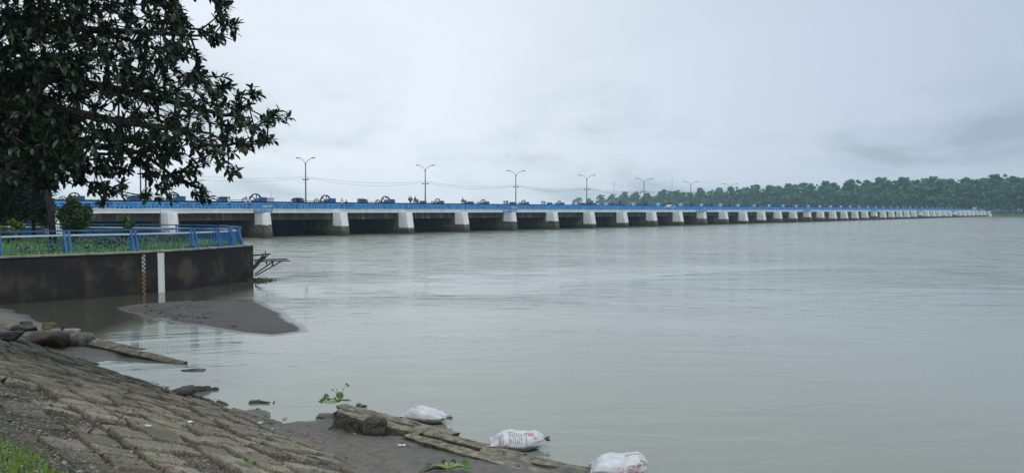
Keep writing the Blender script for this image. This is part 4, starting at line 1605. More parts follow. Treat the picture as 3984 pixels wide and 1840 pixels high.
# ---- big rubber tree overhanging from the left
def rubber_tree():
    rng = np.random.default_rng(5)
    root = thing('rubber_tree', 'big dark rubber tree with large glossy leaves overhanging from the left', 'tree', (-13.2, 15.2, 0))
    base = Vector((-13.2, 15.2, terr(-13.2, 15.2) - 0.1))
    O = Vector((-13.2, 15.2, 0))
    nodes = [base, base + Vector((0.1, 0, 1.8)), base + Vector((0.25, 0.1, 3.4)), base + Vector((0.2, 0.2, 5.5)), base + Vector((0.5, 0.3, 8.0))]
    par = [-1, 0, 1, 2, 3]

    def limb(start, pts):
        k = start
        for p in pts:
            nodes.append(p)
            par.append(k)
            k = len(nodes) - 1
        return k

    limb(2, [at_y(-120, 520, 15.2), at_y(90, 545, 15.3), at_y(300, 566, 15.4), at_y(480, 580, 15.4), at_y(560, 600, 15.3), at_y(640, 660, 15.2), at_y(700, 710, 15.0)])
    limb(3, [at_y(-60, 300, 15.8), at_y(200, 300, 16), at_y(420, 340, 16), at_y(600, 380, 15.8), at_y(760, 420, 15.6), at_y(880, 450, 15.4), at_y(980, 460, 15.2)])
    limb(3, [at_y(0, 120, 15.4), at_y(250, 110, 15.0), at_y(450, 120, 14.6), at_y(620, 130, 14.4), at_y(740, 140, 14.3), at_y(830, 140, 14.2)])
    limb(4, [at_y(-40, -150, 15.0), at_y(220, -160, 14.6), at_y(460, -110, 14.4), at_y(640, -60, 14.2), at_y(800, -30, 14.2)])
    limb(2, [at_y(-80, 640, 16.5), at_y(120, 660, 16.8), at_y(280, 640, 17), at_y(380, 650, 17)])
    limb(3, [at_y(0, 420, 14.5), at_y(260, 430, 14.3), at_y(500, 480, 14.2), at_y(680, 500, 14.2), at_y(820, 520, 14.3)])
    # foliage points
    poly = np.array([(-500, -260), (830, -240), (850, -120), (760, -20), (700, 30), (760, 110), (740, 190), (690, 215), (690, 265), (760, 285), (830, 320),
                     (880, 400), (960, 470), (900, 520), (860, 580), (760, 590), (640, 600), (540, 590), (470, 565), (420, 620), (330, 640), (250, 650), (150, 690), (-100, 740), (-500, 760)], float)
    pts = []
    while len(pts) < 3300:
        x, y = rng.uniform(-480, 960), rng.uniform(-250, 750)
        if poly_sd(poly, np.array([x]), np.array([y]))[0] < 0:
            continue
        nz = vnoise(x / 85.0, y / 70.0, 3)
        dens = 1.0 if x < 330 else 0.8
        if rng.random() > dens * (0.45 + 0.9 * float(nz)):
            continue
        pts.append(at_y(x, y, rng.uniform(13.2, 17.6)))
    while len(pts) < 4200:
        x, y = rng.uniform(-480, 330), rng.uniform(-250, 740)
        if poly_sd(poly, np.array([x]), np.array([y]))[0] > 0:
            pts.append(at_y(x, y, rng.uniform(13.6, 18.2)))
    tips = [((858, 12), 26, 14, 10), ((888, 112), 34, 32, 10), ((826, 140), 44, 30, 14), ((745, 205), 50, 22, 12), ((780, 300), 50, 28, 14), ((870, 335), 40, 30, 12),
            ((985, 362), 34, 20, 10), ((925, 400), 50, 26, 12), ((1068, 458), 46, 26, 14), ((985, 490), 45, 26, 12), ((1030, 545), 40, 22, 12), ((930, 560), 45, 22, 10),
            ((862, 595), 40, 22, 9), ((790, 605), 40, 24, 8), ((905, 668), 28, 18, 7), ((850, 640), 22, 14, 4), ((720, 690), 50, 36, 16), ((660, 740), 34, 28, 9), ((790, 760), 34, 26, 9),
            ((745, 650), 36, 24, 8), ((572, 755), 24, 24, 7), ((470, 668), 26, 22, 7), ((400, 660), 46, 30, 14), ((330, 655), 40, 30, 12), ((445, 745), 26, 26, 7), ((385, 720), 34, 26, 9), ((395, 785), 22, 14, 4),
            ((300, 700), 30, 26, 7), ((480, 720), 16, 12, 3), ((560, 640), 60, 34, 16), ((470, 610), 50, 30, 12), ((610, 690), 40, 26, 9), ((250, 660), 60, 40, 18), ((180, 700), 50, 50, 16), ((860, 60), 24, 20, 7), ((830, -30), 50, 40, 14), ((700, 90), 50, 40, 14), ((600, 560), 70, 40, 16), ((640, 620), 44, 20, 9), ((690, 600), 40, 20, 8)]
    tipset = []
    for (cx, cy), sx, sy, n in tips:
        Y = rng.uniform(14.2, 15.8)
        for k in range(n):
            a = rng.normal(size=2) * 0.55
            tipset.append(at_y(cx + a[0] * sx, cy + a[1] * sy, Y + rng.normal() * 0.25))
    allp = pts + tipset
    # connect every spray to the closest limb, nearest first
    arr = np.array([n[:] for n in nodes])
    limb_n = len(nodes)
    dist = [min((p - q).length for q in nodes) for p in allp]
    order = np.argsort(dist)
    NA = np.zeros((limb_n + len(allp) * 3, 3))
    NA[:limb_n] = arr
    cnt = limb_n
    ros = []
    for i in order:
        p = allp[i]
        # prefer nodes lying inboard (further left) of the point
        d = np.linalg.norm(NA[2:cnt] - np.array(p), axis=1) + np.where(NA[2:cnt, 0] > p.x + 0.05, 1.2, 0) + np.where(np.arange(2, cnt) < 5, 0.8, 0)
        k = int(np.argmin(d)) + 2
        q = Vector(NA[k])
        L = (p - q).length
        if L > 0.5:
            m = q.lerp(p, 0.55) + Vector((0, 0, -0.08 * L + rng.normal() * 0.05 * L))
            nodes.append(m)
            par.append(k)
            NA[cnt] = m
            k = cnt
            cnt += 1
        nodes.append(p)
        par.append(k)
        NA[cnt] = p
        ros.append((p, (p - Vector(NA[k])).normalized()))
        cnt += 1
    nn = len(nodes)
    w = np.ones(nn)
    for i in range(nn - 1, 0, -1):
        if par[i] >= 0 and par[i] < i:
            w[par[i]] += w[i]
    rad = 0.0045 * np.sqrt(w) + 0.002
    mb = MB()
    for i in range(1, nn):
        k = par[i]
        a, b = nodes[k] - O, nodes[i] - O
        if (a - b).length < 1e-4:
            continue
        big = rad[i] > 0.02
        r0 = min(rad[k], rad[i] * 1.5)
        mb.tube([a, b], [r0, rad[i]], 8 if big else 4, cap=False)
    mb.build('branches', M['bark'], root, smooth=True)
    P, D, UPV, L, Wd, dr = [], [], [], [], [], []
    for p, d in ros:
        d = np.array(d) + np.array([0.5, -0.1, 0.22])
        d /= np.linalg.norm(d)
        a = np.cross(d, [0.1, 0.2, 1.0])
        a /= np.linalg.norm(a)
        b = np.cross(d, a)
        n = rng.integers(5, 9)
        ph0 = rng.uniform(0, 6.28)
        for k in range(n):
            ph = ph0 + 2.4 * k
            sp = rng.uniform(0.55, 1.25)
            v = d * math.cos(sp) + (a * math.cos(ph) + b * math.sin(ph)) * math.sin(sp)
            v = v + np.array([0, 0, -0.06]) + rng.normal(size=3) * 0.22
            v /= np.linalg.norm(v)
            P.append(np.array(p - O) - d * 0.03 * k * 0.6)
            D.append(v)
            u = np.array([0, 0, 1.0]) + rng.normal(size=3) * 0.25
            UPV.append(u)
            ln = rng.uniform(0.125, 0.195)
            L.append(ln)
            Wd.append(ln * rng.uniform(0.40, 0.5))
            dr.append(rng.uniform(0.0, 0.25))
    V, Fq = leaf_arrays(np.array(P), np.array(D), np.array(UPV), np.array(L), np.array(Wd), np.array(dr))
    me = np_mesh('crown', V, Fq, M['ficus'], True)
    link('crown', me, root)


rubber_tree()


def blob_points(rng, n, clumps, shell=0.55):
    """points spread in clumps: list of (centre, radii)"""
    out = []
    vol = np.array([c[1][0] * c[1][1] * c[1][2] for c in clumps]) ** 0.8
    pk = rng.choice(len(clumps), n, p=vol / vol.sum())
    d = rng.normal(size=(n, 3))
    d /= np.linalg.norm(d, axis=1, keepdims=True)
    r = rng.uniform(shell, 1.0, n) ** 0.7
    C = np.array([c[0] for c in clumps])[pk]
    Rr = np.array([c[1] for c in clumps])[pk]
    return C + d * Rr * r[:, None]


def small_tree(name, label, cat, base, trunk_h, crown_c, crown_r, n_leaf, leaf, mat, group=None, seed=1, trunk_r=0.1, lean=(0, 0), nclump=14):
    rng = np.random.default_rng(seed)
    root = thing(name, label, cat, base, 0, group)
    mb = MB()
    tp = Vector((lean[0], lean[1], trunk_h))
    pts = [Vector((0, 0, -0.1)), tp * 0.35 + Vector((0.05, 0, 0)), tp * 0.7, tp]
    mb.tube(pts, [trunk_r * 1.2, trunk_r, trunk_r * 0.85, trunk_r * 0.55], 8)
    clumps = []
    for k in range(nclump):
        d = rng.normal(size=3)
        d /= np.linalg.norm(d)
        c = np.array(crown_c) + d * np.array(crown_r) * rng.uniform(0.35, 0.8)
        clumps.append((c, np.array(crown_r) * rng.uniform(0.25, 0.45)))
        mid = (tp * 0.8).lerp(Vector(c), 0.5) + Vector((0, 0, -0.1))
        mb.tube([tp * rng.uniform(0.55, 0.95), mid, Vector(c)], [trunk_r * 0.45, trunk_r * 0.3, trunk_r * 0.1], 5, cap=False)
    mb.build('trunk', M['dark_bark'], root, smooth=True)
    P = blob_points(rng, n_leaf, clumps, 0.2)
    V, Fq = quad_leaves(P, rng.uniform(leaf * 0.7, leaf * 1.3, n_leaf), rng, 0.4)
    link('crown', np_mesh('crown', V, Fq, mat, False), root)
    return root


def gp_(px, Y):
    return Vector(((px - CX) / F * Y, Y, TOPZ - 0.02))


small_tree('broadleaf_tree', 'slender dark-trunked tree on the promontory left of the round bush', 'tree', gp_(207, 44.5), 5.6, (-1.3, 0, 7.2), (3.2, 2.6, 2.6), 9000, 0.16, M['dark_leaf'], None, 3, 0.17, (-0.5, 0))
small_tree('bush', 'dense dark round bush on the promontory right of the slender trunk', 'bush', gp_(293, 47.5), 1.7, (0.0, 0, 1.75), (1.05, 1.0, 1.35), 9000, 0.10, M['bush_leaf'], None, 4, 0.1, nclump=22)
small_tree('bush', 'small bright bush in front of a white pier on the promontory', 'bush', gp_(488, 48.5), 1.0, (0, 0, 1.05), (0.55, 0.5, 0.8), 2600, 0.085, M['bush_leaf'], None, 6, 0.05, nclump=12)
small_tree('broadleaf_tree', 'dark leafy tree at the left edge of the photo behind the fence', 'tree', gp_(70, 49.0), 3.0, (-0.1, 0, 3.7), (2.5, 2.0, 3.4), 15000, 0.15, M['dark_leaf'], None, 8, 0.14, nclump=22)
small_tree('broadleaf_tree', 'darkest tall tree filling the far left under the rubber tree', 'tree', gp_(-110, 46.0), 5.0, (0, 0, 6.2), (3.6, 3, 4.2), 12000, 0.17, M['dark_leaf'], None, 9, 0.2, nclump=22)
small_tree('broadleaf_tree', 'dark leafy tree filling the gap between the far-left tree and the slender trunk', 'tree', gp_(128, 53.0), 2.4, (0, 0, 3.1), (1.7, 1.6, 2.9), 12000, 0.14, M['dark_leaf'], None, 12, 0.12, nclump=22)
small_tree('bush', 'yellow-green bush at the left edge above the blue fence', 'bush', gp_(28, 43.5), 0.8, (0, 0, 0.95), (0.85, 0.6, 0.6), 3000, 0.09, M['lime_leaf'], None, 10, 0.05, nclump=10)

# grass and weeds on the promontory: ground cover
rng = np.random.default_rng(21)
ip = np.array(gp)
P = []
while len(P) < 26000:
    x, y = rng.uniform(-34, -14, 4000), rng.uniform(30, 56, 4000)
    s = poly_sd(ip, x, y)
    ok = s > 0.05
    P += list(np.stack([x[ok], y[ok]], 1))
P = np.array(P[:26000])
hgt = rng.uniform(0.10, 0.26, len(P)) * (0.5 + fbm(P[:, 0] * 0.6, P[:, 1] * 0.6, 4, 3))
D = rng.normal(size=(len(P), 2)) * 0.35
S = rng.normal(size=(len(P), 2))
S /= np.linalg.norm(S, axis=1, keepdims=True)
b = np.column_stack([P, np.full(len(P), TOPZ - 0.03)])
wv = np.column_stack([S * 0.028, np.zeros(len(P))])
tipp = b + np.column_stack([D * hgt[:, None], hgt])
V = np.stack([b - wv, b + wv, tipp], 1).reshape(-1, 3)
Fq = np.arange(len(P) * 3).reshape(-1, 3)
o = link('grass', np_mesh('grass', V, Fq, M['grass'], False))
tag(o, 'grass covering the top of the promontory', None, None, 'stuff')

P = []
while len(P) < 7000:
    x, y = rng.uniform(-27, -15, 4000), rng.uniform(34, 50, 4000)
    s = poly_sd(ip, x, y)
    pxs = CX + F * x / y
    nz = fbm(x * 0.55, y * 0.55, 14, 3)
    ok = (s > 0.9) & (nz > 0.55) & (pxs > 60) & (pxs < 760)
    P += list(np.stack([x[ok], y[ok]], 1))
P = np.array(P[:7000])[:1500]
hz_ = TOPZ + rng.uniform(0.05, 0.42, len(P)) * np.clip((fbm(P[:, 0] * 0.55, P[:, 1] * 0.55, 14, 3) - 0.44) * 5, 0.25, 1.1)
V, Fq = quad_leaves(np.column_stack([P, hz_]), rng.uniform(0.07, 0.15, len(P)), rng, 0.3)
o = link('weeds', np_mesh('weeds', V, Fq, M['grass_dark'], False))
tag(o, 'leafy creeping weeds in the grass behind the fence', None, None, 'stuff')

# ---- far wood
TOPS = [(2233, 774), (2252, 768), (2293, 772), (2340, 757), (2377, 755), (2424, 746), (2455, 752), (2480, 746), (2520, 750), (2540, 764), (2570, 737), (2604, 742), (2635, 741), (2660, 747),
        (2684, 754), (2716, 731), (2738, 738), (2762, 743), (2793, 730), (2815, 752), (2848, 726), (2875, 735), (2902, 727), (2945, 717), (2985, 719), (3020, 722), (3059, 713), (3095, 717), (3124, 710),
        (3160, 714), (3203, 703), (3245, 712), (3298, 703), (3316, 697), (3360, 703), (3390, 700), (3423, 689), (3460, 700), (3490, 702), (3522, 690), (3560, 698), (3590, 694), (3622, 685), (3660, 695),
        (3700, 697), (3747, 689), (3790, 697), (3830, 693), (3876, 678), (3910, 686), (3950, 690), (3990, 684), (4040, 682), (4090, 690)]


def wood_line(px):
    a = (px - CX) / F
    t = (376 - 552 * a) / (266.4 + 635 * a)
    return 376 - 266.4 * t, 552 + 635 * t


far_vars = []
for k in range(7):
    rng = np.random.default_rng(100 + k)
    # unit tree: height 1, trunk from 0, crown of uneven clumps
    mb = MB()
    lean = rng.normal(size=2) * 0.03
    mb.tube([(0, 0, -0.05), (lean[0], lean[1], 0.35), (lean[0] * 2, lean[1] * 2, 0.8)], [0.016, 0.012, 0.004], 6)
    clumps = []
    ncl = 60
    for j in range(ncl):
        h = 0.16 + 0.80 * rng.random() ** 0.8
        wr = 0.36 * math.sin(min(1.0, (1.02 - h) / 0.55) * math.pi / 2) * rng.uniform(0.25, 1.0)
        an = rng.uniform(0, 6.28)
        c = np.array([lean[0] * 2 * h + wr * math.cos(an), lean[1] * 2 * h + wr * math.sin(an), h])
        s = rng.uniform(0.032, 0.066)
        clumps.append((c, np.array([s * 1.3, s * 1.3, s * 0.8])))
        mb.tube([(lean[0] * h, lean[1] * h, h * 0.75), tuple(c)], [0.006, 0.002], 4, cap=False)
    for j in range(5):
        an = rng.uniform(0, 6.28)
        h = rng.uniform(0.84, 0.98)
        clumps.append((np.array([lean[0] * 2 + 0.2 * rng.random() * math.cos(an), lean[1] * 2 + 0.2 * rng.random() * math.sin(an), h]), np.array([0.05, 0.05, 0.03]) * rng.uniform(0.7, 1.3)))
    tm = mb.mesh('trunk', M['far_bark'], True)
    P = blob_points(rng, 6400, clumps, 0.15)
    V, Fq = quad_leaves(P, rng.uniform(0.014, 0.042, 6400), rng, 0.3)
    cm = np_mesh('crown', V, Fq, M['far_leaf_a'] if k % 3 else M['far_leaf_b'], False)
    far_vars.append((tm, cm))

spots = []
rng = np.random.default_rng(77)
for px, py in TOPS:
    X, Y = wood_line(px)
    d = rng.uniform(8, 22)
    X, Y = X + d * 0.75, Y + d * 0.55
    pxx = CX + F * X / Y
    X -= (pxx - px) / F * Y
    spots.append((X, Y, (HZ - py) * Y / F + CAMZ - 1.9, 0))
for row, (off, cnt) in enumerate(((2, 60), (34, 62))):
    for k in range(cnt):
        px = 2262 + (4110 - 2262) * (k + rng.uniform(0.1, 0.9)) / cnt
        X, Y = wood_line(px)
        py = np.interp(px, [t[0] for t in TOPS], [t[1] for t in TOPS])
        hh = (HZ - py) * Y / F + CAMZ - 1.9
        X, Y = X + off * 0.75, Y + off * 0.55
        spots.append((X, Y, hh * (rng.uniform(0.62, 0.85) if row == 0 else rng.uniform(0.78, 0.98)), row + 1))
ROWN = ['tall tree on the skyline of the far wood, %s from the left', 'lower tree along the front of the far wood, %s from the left', 'tree deep inside the far wood, %s of the rear row from the left']
for row in range(3):
    rs = sorted([s for s in spots if s[3] == row], key=lambda s: s[0] / s[1])
    for q, (X, Y, H, _) in enumerate(rs):
        t = thing('wood_tree', ROWN[row] % ordinal(q + 1), 'tree', (X, Y, 1.8), rng.uniform(0, 6.28), 'trees of the far wood')
        wsc = rng.uniform(0.85, 1.15)
        t.scale = (H * wsc, H * wsc, H)
        tm, cm = far_vars[int(rng.integers(0, 7))]
        link('trunk', tm, t)
        link('crown', cm, t)
# undergrowth at the foot of the wood
n = 14000
px = rng.uniform(2240, 4150, n)
XY = np.array([wood_line(p) for p in px])
off = rng.uniform(-4, 30, n)
P = np.column_stack([XY[:, 0] + off * 0.75, XY[:, 1] + off * 0.55, 1.8 + rng.uniform(0, 1, n) ** 1.3 * (4 + 5 * fbm(px * 0.02, px * 0, 3, 3))])
V, Fq = quad_leaves(P, rng.uniform(0.5, 1.0, n), rng, 0.3)
o = link('undergrowth', np_mesh('undergrowth', V, Fq, M['far_leaf_a'], False))
tag(o, 'dense low undergrowth at the foot of the far wood', None, None, 'stuff')

# ================================================================== FOREGROUND THINGS
def rock(name, label, cat, loc, r, mat, seed, rz=0.0, sub=4, amp=0.16, group=None, flat=0.0):
    bm = bmesh.new()
    bmesh.ops.create_icosphere(bm, subdivisions=sub, radius=1.0)
    co = np.array([v.co[:] for v in bm.verts])
    th = np.arctan2(co[:, 1], co[:, 0])
    n = (fbm(co[:, 0] * 1.3 + seed * 3.1 + 5, co[:, 1] * 1.3 + co[:, 2] * 1.7 + 5, seed, 4) - 0.5) * 2
    n2 = (fbm(co[:, 0] * 6 + seed + 9, co[:, 1] * 6 + co[:, 2] * 5 + 9, seed + 3, 3) - 0.5) * 2
    # squarish worn shape
    p = 3.6
    q = (np.abs(co) ** p).sum(1) ** (-1 / p)
    co = co * q[:, None] * (1 + amp * 1.5 * n + amp * 0.35 * n2)[:, None]
    cut = np.random.default_rng(seed).normal(size=(5, 3))
    for cn in cut:                     # a few flat worn facets
        cn = cn / np.linalg.norm(cn)
        dd = co @ cn
        co = co - np.maximum(dd - 0.82, 0)[:, None] * cn[None] * 0.8
    co[:, 2] = np.where(co[:, 2] > 0, co[:, 2] * (1 - flat), co[:, 2])
    for v, c in zip(bm.verts, co):
        v.co = (c[0] * r[0], c[1] * r[1], c[2] * r[2])
    me = bpy.data.meshes.new(name)
    bm.to_mesh(me)
    bm.free()
    me.polygons.foreach_set('use_smooth', [True] * len(me.polygons))
    me.materials.append(mat)
    o = link(name, me, None, loc, rz)
    return tag(o, label, cat, group)


def rock_px(name, label, x0, x1, y0, y1, mat, seed, z_base=0.1, depth=0.8, rz=None, amp=0.14, sink=0.25):
    """boulder that fills the pixel box, resting at the terrain under its lower edge"""
    xm = (x0 + x1) / 2
    p = hit(xm, y1 - 2)
    w = (x1 - x0) / F * p.y / 2
    h = (y1 - y0) / F * p.y
    return rock(name, label, 'boulder', (p.x, p.y + w * depth * 0.5, p.z + h * 0.38 - 0.03), (w * 1.05, w * depth, h * 0.58), mat, seed, rz or 0.0, amp=amp)


rock_px('boulder', 'long rounded reddish-brown boulder at the water edge on the left', 95, 232, 1284, 1344, M['boulder_brown'], 2)
rock_px('boulder', 'grey-green flat-topped boulder right of the brown one', 228, 346, 1295, 1348, M['boulder_grey'], 5)
rock_px('boulder', 'small pale boulder behind the grey-green one', 250, 302, 1277, 1302, M['boulder_pale'], 7)
rock_px('boulder', 'pale boulder wedged behind the brown one', 196, 246, 1277, 1310, M['boulder_pale'], 8)
rock_px('boulder', 'mossy yellow-green boulder behind the brown one', 163, 213, 1251, 1292, M['boulder_moss'], 9)
rock_px('boulder', 'dark low boulder left of the mossy one', 40, 122, 1260, 1292, M['boulder_dark'], 11)
rock_px('boulder', 'dark wet boulder farthest left by the inlet', 76, 118, 1247, 1266, M['boulder_dark'], 12)
rock_px('boulder', 'half-sunk dark boulder at the left edge of the photo', -20, 70, 1292, 1322, M['boulder_dark'], 13)
rock_px('boulder', 'small grey boulder in the silt left of the slab end', 1226, 1296, 1604, 1630, M['boulder_grey'], 14)
rock('boulder', 'rounded lump of pebbly concrete leaning on the toe slabs', 'boulder', (at_y(1459, 1650, 13.42).x, 13.42, 0.24), (0.225, 0.17, 0.17), M['slab_shade'], 15, amp=0.09)
# flat wet stone barely breaking the surface
p = at_z(752, 1440, 0)
rock('flat_stone', 'flat dark stone just breaking the water surface', 'stone', (p.x, p.y, -0.012), (0.29, 0.11, 0.05), M['boulder_grey'], 17, R(8), amp=0.1)


def slab(name, label, a, b, w, h, seed, mat=None, roll=0.0, group=None, taper=1.0, ncut=26):
    """rough cast slab from a to b (top-centre line), with worn edges"""
    a, b = Vector(a), Vector(b)
    d = b - a
    L = d.length
    nl, nw, nh = max(6, int(L / 0.07)), max(4, int(w / 0.06)), max(3, int(h / 0.06))
    d.normalize()
    s = Vector((d.y, -d.x, 0)).normalized()
    u = s.cross(d)
    q = Matrix.Rotation(roll, 3, d)
    s, u = q @ s, q @ u
    if u.z < 0:
        u = -u
    bm = bmesh.new()
    grid = {}

    def vert(i, j, k):
        key = (i, j, k)
        if key not in grid:
            t = i / nl
            x, y = (j / nw - 0.5) * w * (1 - (1 - taper) * t), -(k / nh) * h
            e = 0
            jit = (fbm(np.array([i * 0.33 + seed * 7.0]), np.array([j * 0.5 + k * 0.7 + 3.0]), seed, 3)[0] - 0.5)
            jit2 = (fbm(np.array([i * 0.33 + seed * 7.0 + 50]), np.array([j * 0.5 + k * 0.7 + 3.0]), seed, 3)[0] - 0.5)
            edge = (k == 0) and (j in (0, nw))
            y2 = y + jit * 0.03 - (0.012 if edge else 0)
            x2 = x + jit2 * 0.035 - (math.copysign(0.008, x) if edge else 0)
            endj = (jit * 0.25 if i in (0, nl) else 0)
            p = a + d * (L * t + endj) + s * x2 + u * y2
            grid[key] = bm.verts.new(p)
        return grid[key]
    for i in range(nl):
        for j in range(nw):
            bm.faces.new((vert(i, j, 0), vert(i + 1, j, 0), vert(i + 1, j + 1, 0), vert(i, j + 1, 0)))
            bm.faces.new((vert(i, j, nh), vert(i, j + 1, nh), vert(i + 1, j + 1, nh), vert(i + 1, j, nh)))
        for k in range(nh):
            bm.faces.new((vert(i, 0, k), vert(i, 0, k + 1), vert(i + 1, 0, k + 1), vert(i + 1, 0, k)))
            bm.faces.new((vert(i, nw, k), vert(i + 1, nw, k), vert(i + 1, nw, k + 1), vert(i, nw, k + 1)))
    for i in (0, nl):
        for j in range(nw):
            for k in range(nh):
                bm.faces.new((vert(i, j, k), vert(i, j + 1, k), vert(i, j + 1, k + 1), vert(i, j, k + 1)))
    bmesh.ops.recalc_face_normals(bm, faces=bm.faces)
    me = bpy.data.meshes.new(name)
    c = (a + b) / 2
    for v in bm.verts:
        v.co -= c
    bm.to_mesh(me)
    bm.free()
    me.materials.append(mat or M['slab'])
    me.materials.append(mat or M['slab_shade'])
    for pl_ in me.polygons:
        pl_.material_index = 0 if pl_.normal.z > 0.55 else 1  # faces not turned upward take the shade-darkened copy
    o = link(name, me, None, c)
    return tag(o, label, 'slab', group)


GS = 'broken concrete slabs along the toe of the bank'


def sl(label, pa, za, pb, zb, w, h, seed, taper=1.0, roll=0.0, mat=None):
    return slab('concrete_slab', label, at_z(pa[0], pa[1], za), at_z(pb[0], pb[1], zb), w, h, seed, mat, roll, GS, taper)


sl('long half-sunk slab beam lying from the boulders into the water', (352, 1327), 0.28, (716, 1412), 0.03, 0.28, 0.42, 1, 0.8, 0.35)
sl('thin slab edge along the water behind the half-sunk beam', (345, 1312), 0.12, (560, 1356), 0.02, 0.22, 0.2, 2, 0.6)
sl('rearmost toe slab at the high end beside the hyacinth', (1330, 1573), 0.40, (1775, 1686), 0.06, 0.30, 0.45, 3, 0.8)
sl('thick dark-faced toe slab at the high end of the row', (1312, 1592), 0.40, (1580, 1652), 0.16, 0.26, 0.52, 4)
sl('front toe slab whose end juts out beside the pebbly lump', (1372, 1610), 0.36, (1640, 1680), 0.16, 0.24, 0.48, 5)
sl('low thin slab lying in the water behind the toe row', (1390, 1566), 0.05, (1420, 1576), 0.04, 0.12, 0.12, 6)
sl('long mid-row toe slab below the middle sack', (1560, 1650), 0.17, (2030, 1768), 0.08, 0.30, 0.3, 7, 0.8)
sl('narrow toe slab with its end jutting into the water', (1700, 1690), 0.12, (1945, 1737), 0.03, 0.22, 0.22, 8, 0.7)
sl('front-row toe slab bordering the flat silt', (1590, 1688), 0.17, (2010, 1808), 0.12, 0.26, 0.3, 9)
sl('lower toe slab leading toward the right sack', (1880, 1745), 0.10, (2330, 1838), 0.05, 0.32, 0.3, 10)
sl('short toe slab on top beside the right sack', (2090, 1790), 0.10, (2300, 1822), 0.06, 0.24, 0.22, 11)
sl('last toe slab running out of the bottom of the photo', (1990, 1806), 0.12, (2420, 1905), 0.06, 0.3, 0.3, 12)
sl('outermost broken toe slab left of the middle sack', (1760, 1705), 0.06, (1860, 1720), 0.03, 0.25, 0.2, 13)


